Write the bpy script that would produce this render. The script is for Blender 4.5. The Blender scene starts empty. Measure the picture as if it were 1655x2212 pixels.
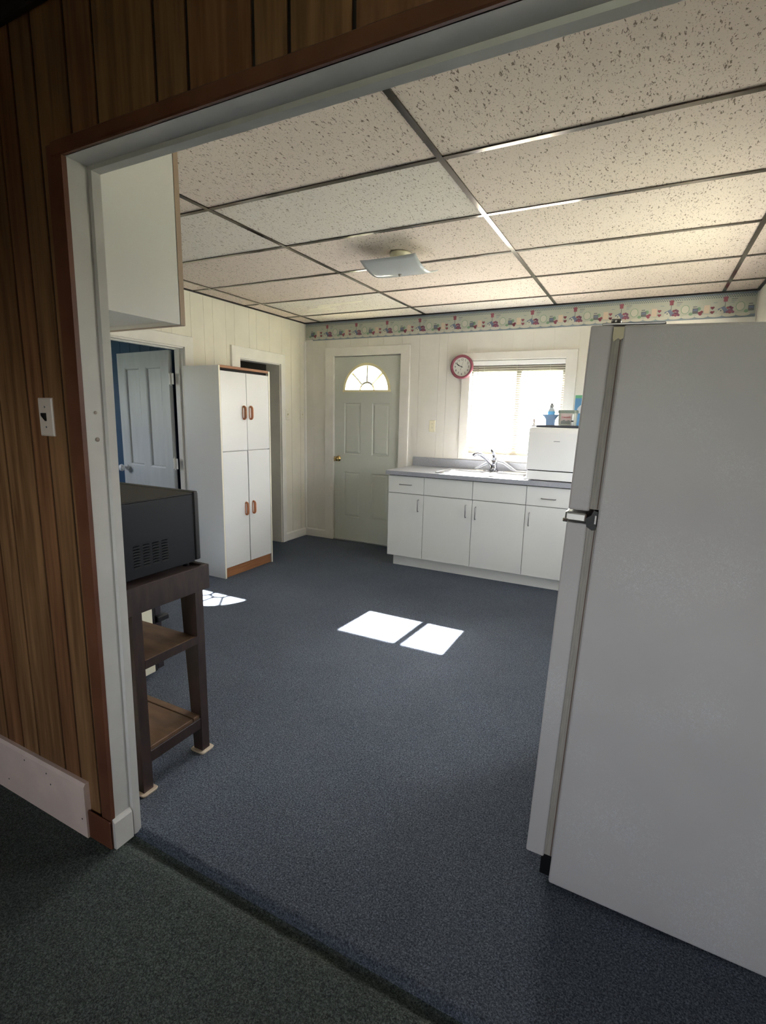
import bpy, bmesh, math, random
from mathutils import Vector, Matrix, Euler
random.seed(7)
scene = bpy.context.scene
col = scene.collection

# ------------------------------------------------------------------ camera, world, sun, exposure
CAM = Vector((3.47216, -4.82479, 1.38867))
cam_d = bpy.data.cameras.new('camera')
cam_d.sensor_fit = 'VERTICAL'; cam_d.sensor_height = 36.0
cam_d.lens = 1102.0717 / 2212 * 36.0
cam_d.clip_start = 0.02
cam = bpy.data.objects.new('camera', cam_d); col.objects.link(cam)
cam.location = CAM
cam.rotation_euler = Euler((1.38598, -0.0220336, 0.474947), 'XYZ')
scene.camera = cam

SUN_DIR = Vector((-0.066, -1.0, -0.82)).normalized()
world = bpy.data.worlds.new('sky'); scene.world = world
world.use_nodes = True
wn = world.node_tree; wn.nodes.clear()
w_out = wn.nodes.new('ShaderNodeOutputWorld'); w_bg = wn.nodes.new('ShaderNodeBackground')
w_sky = wn.nodes.new('ShaderNodeTexSky'); w_sky.sky_type = 'NISHITA'
w_sky.sun_disc = False; w_sky.sun_elevation = math.radians(39.3); w_sky.sun_rotation = math.radians(-4)
w_sky.air_density = 1.0; w_sky.dust_density = 2.5; w_sky.ozone_density = 1.0
w_bg.inputs['Strength'].default_value = 0.42
w_hs = wn.nodes.new('ShaderNodeHueSaturation'); w_hs.inputs['Saturation'].default_value = 0.27
wn.links.new(w_sky.outputs[0], w_hs.inputs['Color']); wn.links.new(w_hs.outputs[0], w_bg.inputs[0]); wn.links.new(w_bg.outputs[0], w_out.inputs[0])

sun_d = bpy.data.lights.new('sun', 'SUN'); sun_d.energy = 22.0; sun_d.angle = math.radians(0.55)
sun_d.color = (1.0, 0.975, 0.945)
sun = bpy.data.objects.new('sun', sun_d); col.objects.link(sun)
sun.location = (3, 8, 8); sun.rotation_euler = SUN_DIR.to_track_quat('-Z', 'Y').to_euler()

def portal(name, loc, rot, sx, sy):
    l = bpy.data.lights.new(name, 'AREA'); l.shape = 'RECTANGLE'; l.size = sx; l.size_y = sy
    l.cycles.is_portal = True
    o = bpy.data.objects.new(name, l); col.objects.link(o); o.location = loc; o.rotation_euler = rot
    return o
portal('sky_portal', (2.345, 0.16, 1.49), (math.radians(-90), 0, 0), 0.95, 0.95)
portal('sky_portal', (4.26, -1.55, 1.45), (0, math.radians(90), 0), 1.0, 1.2)
portal('sky_portal', (3.3, -7.72, 1.525), (math.radians(90), 0, 0), 2.0, 1.35)

vs = scene.view_settings
vs.view_transform = 'Standard'; vs.look = 'None'; vs.gamma = 1.0; vs.use_curve_mapping = False
vs.exposure = 3.27

# ------------------------------------------------------------------ materials
def lin(c):
    return tuple(((v/255)/12.92 if v/255 <= 0.04045 else (((v/255)+0.055)/1.055)**2.4) for v in c)
MATS = {}
def mat(name, rgb, rough=0.5, metal=0.0, var=0.0, vscale=3.0, bump=0.0, bscale=60.0, spec=0.5, rgb2=None, stretch=(1,1,1), fac=(0.35,0.65), detail=4.0, coat=0.0):
    if name in MATS: return MATS[name]
    m = bpy.data.materials.new(name); m.use_nodes = True
    nt = m.node_tree; b = nt.nodes['Principled BSDF']
    c = lin(rgb)
    b.inputs['Base Color'].default_value = (*c, 1)
    b.inputs['Roughness'].default_value = rough; b.inputs['Metallic'].default_value = metal
    b.inputs['Specular IOR Level'].default_value = spec
    if coat: b.inputs['Coat Weight'].default_value = coat; b.inputs['Coat Roughness'].default_value = 0.15
    if var or rgb2 or bump:
        tc = nt.nodes.new('ShaderNodeTexCoord'); mp = nt.nodes.new('ShaderNodeMapping')
        mp.inputs['Scale'].default_value = stretch
        nt.links.new(tc.outputs['Object'], mp.inputs['Vector'])
    if var or rgb2:
        n = nt.nodes.new('ShaderNodeTexNoise'); n.inputs['Scale'].default_value = vscale; n.inputs['Detail'].default_value = detail
        nt.links.new(mp.outputs[0], n.inputs['Vector'])
        r = nt.nodes.new('ShaderNodeValToRGB')
        r.color_ramp.elements[0].position = fac[0]; r.color_ramp.elements[1].position = fac[1]
        c2 = lin(rgb2) if rgb2 else tuple(min(1, v*(1+var)) for v in c)
        c1 = c if rgb2 else tuple(v*(1-var) for v in c)
        r.color_ramp.elements[0].color = (*c1, 1); r.color_ramp.elements[1].color = (*c2, 1)
        nt.links.new(n.outputs['Fac'], r.inputs['Fac']); nt.links.new(r.outputs['Color'], b.inputs['Base Color'])
    if bump:
        n2 = nt.nodes.new('ShaderNodeTexNoise'); n2.inputs['Scale'].default_value = bscale; n2.inputs['Detail'].default_value = 3
        nt.links.new(mp.outputs[0], n2.inputs['Vector'])
        bp = nt.nodes.new('ShaderNodeBump'); bp.inputs['Strength'].default_value = bump; bp.inputs['Distance'].default_value = 0.002
        nt.links.new(n2.outputs['Fac'], bp.inputs['Height']); nt.links.new(bp.outputs[0], b.inputs['Normal'])
    MATS[name] = m
    return m

def carpet(name, dark, mid, light, big):
    m = bpy.data.materials.new(name); m.use_nodes = True; nt = m.node_tree; b = nt.nodes['Principled BSDF']
    b.inputs['Roughness'].default_value = 1.0; b.inputs['Specular IOR Level'].default_value = 0.1
    tc = nt.nodes.new('ShaderNodeTexCoord')
    def noise(scale, det, dist=0.0):
        n = nt.nodes.new('ShaderNodeTexNoise'); n.inputs['Scale'].default_value = scale; n.inputs['Detail'].default_value = det
        n.inputs['Distortion'].default_value = dist
        nt.links.new(tc.outputs['Object'], n.inputs['Vector']); return n
    a = noise(230, 6, .8)
    r = nt.nodes.new('ShaderNodeValToRGB'); e = r.color_ramp.elements
    e[0].position = .36; e[0].color = (*lin(dark), 1); e[1].position = .66; e[1].color = (*lin(light), 1)
    k = e.new(.5); k.color = (*lin(mid), 1)
    nt.links.new(a.outputs['Fac'], r.inputs['Fac'])
    g = noise(2.2, 5)
    mx = nt.nodes.new('ShaderNodeMix'); mx.data_type = 'RGBA'; mx.blend_type = 'MULTIPLY'
    rg = nt.nodes.new('ShaderNodeValToRGB'); rg.color_ramp.elements[0].position = .3; rg.color_ramp.elements[1].position = .7
    rg.color_ramp.elements[0].color = (1-big, 1-big, 1-big, 1); rg.color_ramp.elements[1].color = (1, 1, 1, 1)
    nt.links.new(g.outputs['Fac'], rg.inputs['Fac'])
    mx.inputs['Factor'].default_value = 1
    nt.links.new(r.outputs['Color'], mx.inputs['A']); nt.links.new(rg.outputs['Color'], mx.inputs['B'])
    nt.links.new(mx.outputs['Result'], b.inputs['Base Color'])
    bp = nt.nodes.new('ShaderNodeBump'); bp.inputs['Strength'].default_value = .7; bp.inputs['Distance'].default_value = .004
    n2 = noise(380, 4, .6)
    nt.links.new(n2.outputs['Fac'], bp.inputs['Height']); nt.links.new(bp.outputs[0], b.inputs['Normal'])
    return m

def tile_mat(name, base, pit, scale=1.0):
    m = bpy.data.materials.new(name); m.use_nodes = True; nt = m.node_tree; b = nt.nodes['Principled BSDF']
    b.inputs['Roughness'].default_value = .9; b.inputs['Specular IOR Level'].default_value = .2
    tc = nt.nodes.new('ShaderNodeTexCoord')
    def layer(scale, st, lo, hi, dist):
        mp = nt.nodes.new('ShaderNodeMapping'); mp.inputs['Scale'].default_value = st
        nt.links.new(tc.outputs['Object'], mp.inputs['Vector'])
        n = nt.nodes.new('ShaderNodeTexNoise'); n.inputs['Scale'].default_value = scale; n.inputs['Detail'].default_value = 2
        n.inputs['Distortion'].default_value = dist
        nt.links.new(mp.outputs[0], n.inputs['Vector'])
        r = nt.nodes.new('ShaderNodeValToRGB'); r.color_ramp.elements[0].position = lo; r.color_ramp.elements[1].position = hi
        nt.links.new(n.outputs['Fac'], r.inputs['Fac']); return r
    a = layer(92, (1.6, .62, 1), .325, .39, .6)       # worm fissures
    c = layer(170, (1, 1, 1), .30, .36, 0)            # pin holes
    mn = nt.nodes.new('ShaderNodeMath'); mn.operation = 'MINIMUM'
    nt.links.new(a.outputs['Color'], mn.inputs[0]); nt.links.new(c.outputs['Color'], mn.inputs[1])
    mx = nt.nodes.new('ShaderNodeMix'); mx.data_type = 'RGBA'
    mx.inputs['A'].default_value = (*lin(pit), 1); mx.inputs['B'].default_value = (*lin(base), 1)
    nt.links.new(mn.outputs[0], mx.inputs['Factor']); nt.links.new(mx.outputs['Result'], b.inputs['Base Color'])
    bp = nt.nodes.new('ShaderNodeBump'); bp.inputs['Strength'].default_value = .5; bp.inputs['Distance'].default_value = .003
    nt.links.new(mn.outputs[0], bp.inputs['Height']); nt.links.new(bp.outputs[0], b.inputs['Normal'])
    return m

def glass_mat(name, tint=(1, 1, 1), refl=.06):
    m = bpy.data.materials.new(name); m.use_nodes = True; nt = m.node_tree; nt.nodes.clear()
    o = nt.nodes.new('ShaderNodeOutputMaterial'); t = nt.nodes.new('ShaderNodeBsdfTransparent'); g = nt.nodes.new('ShaderNodeBsdfGlossy')
    g.inputs['Roughness'].default_value = .02; t.inputs['Color'].default_value = (*tint, 1)
    x = nt.nodes.new('ShaderNodeMixShader'); x.inputs[0].default_value = refl
    nt.links.new(t.outputs[0], x.inputs[1]); nt.links.new(g.outputs[0], x.inputs[2]); nt.links.new(x.outputs[0], o.inputs[0])
    return m
def translucent_mat(name, rgb, fac=.4, rough=.4):
    m = bpy.data.materials.new(name); m.use_nodes = True; nt = m.node_tree
    b = nt.nodes['Principled BSDF']; b.inputs['Base Color'].default_value = (*lin(rgb), 1); b.inputs['Roughness'].default_value = rough
    o = nt.nodes['Material Output']; t = nt.nodes.new('ShaderNodeBsdfTranslucent'); t.inputs['Color'].default_value = (*lin(rgb), 1)
    x = nt.nodes.new('ShaderNodeMixShader'); x.inputs[0].default_value = fac
    nt.links.new(b.outputs[0], x.inputs[1]); nt.links.new(t.outputs[0], x.inputs[2]); nt.links.new(x.outputs[0], o.inputs[0])
    return m

M_WALL = mat('cream_wall_paint', (228, 223, 208), .6, var=.03, vscale=5)
M_WALLB = mat('white_wall_paint', (226, 223, 214), .55, var=.03, vscale=5)
M_TRIM = mat('white_trim_paint', (230, 227, 219), .4, var=.03, vscale=8)
M_JAMB = mat('grey_white_jamb_paint', (216, 214, 208), .45, var=.04, vscale=9)
M_DOOR = mat('pale_grey_green_door_paint', (206, 209, 199), .4)
M_OLDDOOR = mat('old_white_door_paint', (200, 203, 202), .45, var=.05, vscale=14, stretch=(1, 1, .15))
M_BLUE = mat('blue_wall_paint', (34, 76, 108), .6, var=.08, vscale=4)
M_CAB = mat('white_laminate', (226, 226, 221), .35)
M_PANTRY = mat('white_melamine', (231, 231, 228), .3)
M_CREAMEDGE = mat('cream_edge_band', (238, 233, 214), .4)
M_TANEDGE = mat('tan_edge_band', (172, 150, 128), .5)
M_OAK = mat('oak_strip', (150, 98, 62), .45, rgb2=(176, 124, 84), vscale=6, stretch=(14, 1, 14), fac=(.3, .7))
M_COPPER = mat('brown_copper_pull', (196, 128, 90), .35, var=.1, vscale=40)
M_BLACKGAP = mat('dark_gap', (24, 22, 22), .8)
M_LAM = mat('grey_speckled_laminate', (150, 152, 158), .35, rgb2=(172, 174, 180), vscale=260, detail=2)
M_STEEL = mat('stainless_steel', (205, 206, 208), .28, metal=1.0)
M_CHROME = mat('chrome', (226, 226, 228), .12, metal=1.0)
M_PULL = mat('dark_steel_pull', (160, 158, 156), .3, metal=1.0)
M_BRASS = mat('worn_brass', (196, 168, 112), .25, metal=1.0)
M_FRIDGE = mat('fridge_white_enamel', (212, 207, 206), .42, var=.03, vscale=2.5, bump=.12, bscale=300)
def add_scuffs_and_glints(m):  # light scuffs and orange-peel reflections, both mixed into the enamel colour
    nt = m.node_tree; b = nt.nodes['Principled BSDF']; old = b.inputs['Base Color'].links[0].from_socket
    tc = nt.nodes.new('ShaderNodeTexCoord')
    def nz(sc, lo, hi, dist=0):
        n = nt.nodes.new('ShaderNodeTexNoise'); n.inputs['Scale'].default_value = sc; n.inputs['Detail'].default_value = 5; n.inputs['Distortion'].default_value = dist
        nt.links.new(tc.outputs['Object'], n.inputs['Vector'])
        r = nt.nodes.new('ShaderNodeValToRGB'); r.color_ramp.elements[0].position = lo; r.color_ramp.elements[1].position = hi
        nt.links.new(n.outputs['Fac'], r.inputs['Fac']); return r.outputs['Color']
    a = nz(3.2, .5, .66); c = nz(190, .47, .66, 2.0)
    mu = nt.nodes.new('ShaderNodeMath'); mu.operation = 'MULTIPLY'; nt.links.new(a, mu.inputs[0]); nt.links.new(c, mu.inputs[1])
    m2 = nt.nodes.new('ShaderNodeMath'); m2.operation = 'MULTIPLY'; m2.inputs[1].default_value = .6; nt.links.new(mu.outputs[0], m2.inputs[0])
    mx = nt.nodes.new('ShaderNodeMix'); mx.data_type = 'RGBA'; mx.inputs['B'].default_value = (.86, .86, .86, 1)
    nt.links.new(m2.outputs[0], mx.inputs['Factor']); nt.links.new(old, mx.inputs['A']); nt.links.new(mx.outputs['Result'], b.inputs['Base Color'])
add_scuffs_and_glints(M_FRIDGE)
M_GASKET = mat('grey_gasket', (176, 170, 160), .55, var=.1, vscale=20, stretch=(8, 8, 1))
M_GASKETD = mat('brown_gasket_line', (112, 92, 84), .6)
M_TAPE = mat('cream_tape', (232, 222, 190), .6)
M_BLKPL = mat('black_plastic', (20, 20, 22), .4)
M_MICRO = mat('black_painted_steel', (18, 22, 29), .5, spec=.25, bump=.1, bscale=500)
M_MICROD = mat('vent_black', (10, 10, 11), .7)
M_STAND = mat('dark_stained_wood', (46, 33, 31), .5, rgb2=(62, 46, 42), vscale=7, stretch=(6, 6, 1.2), fac=(.3, .7), bump=.1, bscale=60)
M_SHELF = mat('brown_plywood_shelf', (92, 68, 48), .6, rgb2=(124, 94, 66), vscale=5, stretch=(1.5, 5, 1), fac=(.3, .72), bump=.1)
M_PANEL = mat('brown_wood_panelling', (108, 75, 46), .5, rgb2=(152, 113, 75), vscale=11, stretch=(5, 5, .28), fac=(.33, .68), detail=8, bump=.12, bscale=40)
M_PANEL2 = mat('reddish_wood_panelling', (110, 72, 46), .5, rgb2=(150, 106, 70), vscale=11, stretch=(5, 5, .28), fac=(.33, .68), detail=8, bump=.12, bscale=40)
M_GROOVE = mat('dark_panel_groove', (20, 14, 11), .8)
M_REDTRIM = mat('red_brown_trim', (100, 60, 42), .45, rgb2=(120, 76, 54), vscale=8, stretch=(1, 1, .6))
M_CROWN = mat('dark_crown_moulding', (34, 24, 22), .6)
M_CEIL2 = mat('dull_plaster_ceiling', (206, 206, 188), .9)
M_PINKBASE = mat('pinkish_white_baseboard', (236, 213, 200), .5, var=.05, vscale=10)
M_TEE = mat('metal_ceiling_tee', (112, 106, 100), .12, metal=1.0)
M_TILE = tile_mat('cream_fissured_tile', (222, 208, 196), (132, 117, 103))
M_TILE2 = tile_mat('white_fissured_tile', (223, 216, 206), (142, 130, 116))
M_TILE3 = mat('glossy_painted_tile', (236, 230, 208), .28, var=.03, vscale=6)
M_CARPET = carpet('slate_blue_carpet', (61, 66, 75), (89, 96, 107), (127, 135, 147), .14)  # kitchen copy of the carpet, blue sky light kept in its tint
M_CARPET2 = carpet('carpet_in_warm_light', (50, 55, 54), (76, 83, 80), (108, 116, 112), .2)  # same carpet, greener and darker for the front room's warmer light
M_GLASS = glass_mat('window_glass')
M_VINYL = mat('white_vinyl_sash', (236, 234, 226), .4)
M_SLAT = translucent_mat('white_blind_slat', (244, 242, 236), .35)
M_SHADE = translucent_mat('white_bent_glass', (226, 230, 232), .35, .12)
M_CANOPY = mat('cream_enamel', (222, 214, 188), .35)
M_IVORY = mat('ivory_plate', (232, 226, 198), .4)
M_WHITE = mat('white_plastic', (236, 236, 234), .35)
M_CLOCKRING = mat('pink_clock_rim', (150, 84, 98), .35)
M_CLOCKFACE = mat('clock_face', (226, 228, 220), .5)
M_INK = mat('black_ink', (38, 38, 40), .6)
M_STOVE = mat('cream_stove_enamel', (232, 228, 204), .3)
M_STOVEB = mat('dark_stove_front', (52, 46, 48), .35)
M_COASTER = mat('tan_furniture_cup', (205, 188, 165), .5)
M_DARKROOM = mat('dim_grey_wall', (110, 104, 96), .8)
M_PLUG = mat('jamb_screw_plug', (168, 156, 142), .6)
M_GROUND = mat('pale_ground', (112, 116, 100), .95, var=.1, vscale=.6)
M_OUT = mat('outer_siding', (200, 200, 196), .8)

# ------------------------------------------------------------------ mesh helpers
class MB:
    def __init__(s): s.v = []; s.f = []; s.mi = []; s.sm = []; s.mats = []
    def _m(s, m):
        if m is None: return 0
        if m not in s.mats: s.mats.append(m)
        return s.mats.index(m)
    def add(s, verts, faces, m=None, smooth=False):
        b = len(s.v); s.v += [tuple(v) for v in verts]; k = s._m(m)
        for f in faces: s.f.append([i+b for i in f]); s.mi.append(k); s.sm.append(smooth)
        return s
    def bm(s, bm, m=None, smooth=False):
        bm.verts.index_update()
        return s.add([v.co[:] for v in bm.verts], [[v.index for v in f.verts] for f in bm.faces], m, smooth)
    def box(s, x0, x1, y0, y1, z0, z1, bev=0, m=None, seg=1):
        if x0 > x1: x0, x1 = x1, x0
        if y0 > y1: y0, y1 = y1, y0
        if z0 > z1: z0, z1 = z1, z0
        if bev <= 0:
            V = [(x, y, z) for x in (x0, x1) for y in (y0, y1) for z in (z0, z1)]
            F = [(0, 1, 3, 2), (4, 6, 7, 5), (0, 4, 5, 1), (2, 3, 7, 6), (0, 2, 6, 4), (1, 5, 7, 3)]
            return s.add(V, F, m)
        b = bmesh.new(); bmesh.ops.create_cube(b, size=1)
        for v in b.verts:
            v.co = Vector(((x0+x1)/2+v.co.x*(x1-x0), (y0+y1)/2+v.co.y*(y1-y0), (z0+z1)/2+v.co.z*(z1-z0)))
        bmesh.ops.bevel(b, geom=b.edges[:], offset=bev, segments=seg, affect='EDGES', profile=.5)
        s.bm(b, m); b.free(); return s
    def hexa(s, lo, hi, m=None):   # lo, hi: four points each (bottom loop, top loop, same order)
        V = list(lo)+list(hi)
        return s.add(V, [(3, 2, 1, 0), (4, 5, 6, 7), (0, 1, 5, 4), (1, 2, 6, 5), (2, 3, 7, 6), (3, 0, 4, 7)], m)
    def loft(s, loops, m=None, cap0=True, cap1=True, smooth=False, close=False):
        n = len(loops[0]); V = [p for l in loops for p in l]; F = []
        K = len(loops)
        for k in range(K-1+(1 if close else 0)):
            a = k*n; b2 = ((k+1) % K)*n
            for i in range(n): F.append((a+i, a+(i+1) % n, b2+(i+1) % n, b2+i))
        s.add(V, F, m, smooth)
        if cap0 and not close: s.add(loops[0], [list(range(n))[::-1]], m)
        if cap1 and not close: s.add(loops[-1], [list(range(n))], m)
        return s
    def lathe(s, prof, c=(0, 0, 0), axis='z', n=24, m=None, smooth=True):
        loops = []
        for r, h in prof:
            l = []
            for i in range(n):
                a = 2*math.pi*i/n; p = (r*math.cos(a), r*math.sin(a), h)
                if axis == 'y': p = (p[0], -p[2], p[1])
                if axis == 'x': p = (p[2], p[0], p[1])
                l.append((c[0]+p[0], c[1]+p[1], c[2]+p[2]))
            loops.append(l)
        return s.loft(loops, m, smooth=smooth)
    def tube(s, pts, r, n=10, m=None, closed=False, smooth=True, flat=1.0):
        P = [Vector(p) for p in pts]; loops = []; up = None
        K = len(P)
        for i in range(K):
            if closed: t = (P[(i+1) % K]-P[i-1])
            else: t = (P[min(i+1, K-1)]-P[max(i-1, 0)])
            t.normalize()
            if up is None:
                up = Vector((0, 0, 1)) if abs(t.z) < .9 else Vector((0, 1, 0))
            a = t.cross(up)
            if a.length < 1e-5: a = t.cross(Vector((1, 0, 0)))
            a.normalize(); b2 = a.cross(t).normalized(); up = b2
            rr = r[i] if isinstance(r, (list, tuple)) else r
            loops.append([P[i]+a*rr*math.cos(2*math.pi*k/n)+b2*rr*flat*math.sin(2*math.pi*k/n) for k in range(n)])
        return s.loft(loops, m, smooth=smooth, close=closed)
    def plate(s, outer, holes, t0, t1, mp, m=None):
        """flat plate with holes; outer/holes are 2-D loops, mp(u,v,t)->xyz"""
        b = bmesh.new(); edges = []
        for lp in [outer]+holes:
            vv = [b.verts.new((u, v, 0)) for u, v in lp]
            for i in range(len(vv)): edges.append(b.edges.new((vv[i], vv[(i+1) % len(vv)])))
        bmesh.ops.triangle_fill(b, use_beauty=True, use_dissolve=False, edges=edges)
        b.verts.index_update()
        V = [v.co[:2] for v in b.verts]; F = [[v.index for v in f.verts] for f in b.faces]; b.free()
        s.add([mp(u, v, t0) for u, v in V], F, m); s.add([mp(u, v, t1) for u, v in V], [f[::-1] for f in F], m)
        for lp in [outer]+holes:
            n = len(lp)
            s.add([mp(u, v, t0) for u, v in lp]+[mp(u, v, t1) for u, v in lp], [(i, (i+1) % n, n+(i+1) % n, n+i) for i in range(n)], m)
        return s
    def mesh(s, name, origin=(0, 0, 0), mats=None):
        me = bpy.data.meshes.new(name); o = Vector(origin)
        me.from_pydata([tuple(Vector(v)-o) for v in s.v], [], s.f)
        for mm in (s.mats or mats or []): me.materials.append(mm)
        me.polygons.foreach_set('material_index', s.mi)
        me.polygons.foreach_set('use_smooth', s.sm)
        b = bmesh.new(); b.from_mesh(me); bmesh.ops.remove_doubles(b, verts=b.verts, dist=1e-6)
        bmesh.ops.recalc_face_normals(b, faces=b.faces); b.to_mesh(me); b.free()
        me.update(); return me
    def build(s, name, m, parent=None, origin=None):
        if parent is not None: org = worldorg(parent)
        elif origin is not None: org = Vector(origin)
        else:
            xs = [v[0] for v in s.v]; ys = [v[1] for v in s.v]; zs = [v[2] for v in s.v]
            org = Vector(((min(xs)+max(xs))/2, (min(ys)+max(ys))/2, min(zs)))
        ms = list(s.mats)
        if not ms and m is not None: ms = [m]
        me = s.mesh(name, org, ms)
        o = bpy.data.objects.new(name, me); col.objects.link(o)
        if parent is not None: o.parent = parent
        else: o.location = org
        return o
def worldorg(o):
    v = Vector((0, 0, 0))
    while o is not None: v += o.location; o = o.parent
    return v
def box(name, m, x0, x1, y0, y1, z0, z1, parent=None, bev=0, seg=1, origin=None):
    return MB().box(x0, x1, y0, y1, z0, z1, bev, None, seg).build(name, m, parent, origin)
def tag(o, label=None, cat=None, group=None, kind=None):
    if label: o['label'] = label
    if cat: o['category'] = cat
    if group: o['group'] = group
    if kind: o['kind'] = kind
    return o
def empty(name, loc, label=None, cat=None, group=None, kind=None):
    o = bpy.data.objects.new(name, None); col.objects.link(o); o.location = loc; o.empty_display_size = .1
    return tag(o, label, cat, group, kind)
def struct(o, label=None): return tag(o, label, None, None, 'structure')
def cutrect(r, holes):
    """rect (a0,a1,z0,z1) minus axis-aligned holes -> list of rects"""
    out = [r]
    for h in holes:
        nxt = []
        for a0, a1, z0, z1 in out:
            if h[0] >= a1 or h[1] <= a0 or h[2] >= z1 or h[3] <= z0: nxt.append((a0, a1, z0, z1)); continue
            if h[0] > a0: nxt.append((a0, h[0], z0, z1)); a0 = h[0]
            if h[1] < a1: nxt.append((h[1], a1, z0, z1)); a1 = h[1]
            if h[2] > z0: nxt.append((a0, a1, z0, h[2]))
            if h[3] < z1: nxt.append((a0, a1, h[3], z1))
        out = nxt
    return [q for q in out if q[1]-q[0] > .004 and q[3]-q[2] > .004]
def text_mesh(txt, size, mp, m, name, parent, extrude=.0006, shear=0, align='CENTER'):
    cu = bpy.data.curves.new(name, 'FONT'); cu.body = txt; cu.size = size; cu.extrude = extrude; cu.shear = shear
    cu.align_x = align; cu.align_y = 'CENTER'; cu.resolution_u = 3
    t = bpy.data.objects.new(name, cu); col.objects.link(t)
    me = bpy.data.meshes.new_from_object(t.evaluated_get(bpy.context.evaluated_depsgraph_get()))
    bpy.data.objects.remove(t); bpy.data.curves.remove(cu)
    org = worldorg(parent)
    for v in me.vertices: v.co = Vector(mp(v.co.x, v.co.y, v.co.z))-org
    me.materials.clear(); me.materials.append(m)
    o = bpy.data.objects.new(name, me); col.objects.link(o); o.parent = parent
    return o

H = 2.372; XR = 4.0985; YF = -3.85; YB = -3.935; TH = .10
T = 1.2192; S = .6096; GA = .2128; GB = .3488

# ------------------------------------------------------------------ ground and floors
struct(box('ground', M_GROUND, -30, 34, .3, 60, -.6, -.45), 'pale open ground outside the back wall')
struct(box('ground', M_GROUND, 4.9, 34, -40, .3, -.6, -.45), 'pale open ground outside the side wall')
struct(box('ground', M_GROUND, -30, 34, -60, -7.9, -.6, -.45), 'pale open ground outside the front room')
b = MB().box(-2.3, XR+.14, -3.838, .14, -.12, 0).box(-2.3, 2.04, -3.862, -3.838, -.12, 0).box(4.02, XR+.14, -3.862, -3.838, -.12, 0)
b.loft([[(x_, -3.838, -.12), (x_, -3.838, 0), (x_, -3.845, -.001), (x_, -3.852, -.005), (x_, -3.858, -.011), (x_, -3.862, -.018), (x_, -3.862, -.12)] for x_ in (2.04, 4.02)])
floor = struct(b.build('floor', M_CARPET, None, (0, 0, 0)), 'slate blue kitchen carpet')
b = MB().box(-.8, 5.3, -7.7, -3.95, -.12, -.010).box(-.8, 2.04, -3.95, -3.862, -.12, -.010).box(4.02, 5.3, -3.95, -3.862, -.12, -.010)
b.loft([[(x_, -3.95, -.12), (x_, -3.95, -.010), (x_, -3.935, -.0108), (x_, -3.918, -.014), (x_, -3.90, -.021), (x_, -3.885, -.027), (x_, -3.872, -.029), (x_, -3.862, -.026), (x_, -3.862, -.12)] for x_ in (2.04, 4.02)])
struct(b.build('floor', M_CARPET2, None, (0, 0, 0)), 'kitchen carpet continued in the front room, warmer light in its colour')

# ------------------------------------------------------------------ ceiling with tiles and tees
ceil = struct(box('ceiling', M_CEIL2, -.14, XR+.14, YF, .14, 2.43, 2.5, origin=(0, 0, 0)), 'suspended kitchen ceiling of fissured tiles in metal tees')
gx = [0, GA, GA+T, GA+2*T, GA+3*T, XR]
gy = [0, -GB]+[-(GB+S*k) for k in range(1, 6)]+[YF]
for i in range(len(gx)-1):
    for j in range(len(gy)-1):
        m = M_TILE
        if (i, j) in ((1, 4), (2, 4)): m = M_TILE2
        if (i, j) in ((1, 1), (1, 0), (2, 0)): m = M_TILE2
        b = MB().box(gx[i]+.004, gx[i+1]-.004, gy[j+1]+.004, gy[j]-.004, H+.004, H+.02)
        tag(b.build('ceiling_tile', m, ceil))
for x in gx[1:-1]:
    box('ceiling_tee', M_TEE, x-.012, x+.012, YF, 0, H-.002, H+.004, ceil)
for y in gy[1:-1]:
    for i in range(len(gx)-1):
        box('ceiling_tee', M_TEE, gx[i]+(.012 if i else 0), gx[i+1]-.012, y-.012, y+.012, H-.0015, H+.004, ceil)
M_ANGLE = mat('dark_wall_angle', (52, 48, 46), .4, metal=.6)
box('wall_angle', M_ANGLE, 0, .02, YF, 0, H-.006, H+.004, ceil)
box('wall_angle', M_ANGLE, XR-.02, XR, YF, 0, H-.006, H+.004, ceil)
box('wall_angle', M_ANGLE, .02, XR-.02, -.02, 0, H-.006, H+.004, ceil)
# streaky white repaint on the tile by the left corner
st = MB()
for k in range(7):
    y0 = -.48-.035*k+random.uniform(-.01, .01); x0 = .36+.05*k+random.uniform(-.05, .05); L = random.uniform(.25, .5)
    st.loft([[(x0, y0, H+.0035), (x0+.02, y0-.02, H+.0035), (x0+.02, y0-.02, H+.004), (x0, y0, H+.004)],
             [(x0+L, y0-.03, H+.0035), (x0+L, y0-.05, H+.0035), (x0+L, y0-.05, H+.004), (x0+L, y0-.03, H+.004)]])
st.build('paint_streaks', M_TILE3, ceil)
struct(box('ceiling', M_CEIL2, -.8, 5.3, -7.7, YF, 2.40, 2.5, origin=(0, 0, 0)), 'dull plaster ceiling of the front room')

# ------------------------------------------------------------------ walls
def wall_mesh(axis, a0, a1, d0, d1, z0, z1, holes):
    b = MB()
    for r in cutrect((a0, a1, z0, z1), holes):
        if axis == 'x': b.box(r[0], r[1], d0, d1, r[2], r[3])
        else: b.box(d0, d1, r[0], r[1], r[2], r[3])
    return b
def planks(parent, axis, edges, d0, d1, z0, z1, holes, mats, gap=.004, name='wall_plank'):
    for k in range(len(edges)-1):
        a0, a1 = sorted((edges[k], edges[k+1])); b = MB()
        for r in cutrect((a0+gap/2, a1-gap/2, z0, z1), holes):
            if axis == 'x': b.box(r[0], r[1], d0, d1, r[2], r[3])
            else: b.box(d0, d1, r[0], r[1], r[2], r[3])
        if b.v: b.build(name, mats[k % len(mats)], parent)
D1 = (.372, 1.198, -.02, 2.022)            # entry door opening x0 x1 z0 z1
W1 = (1.902, 2.786, 1.045, 1.94)
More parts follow.
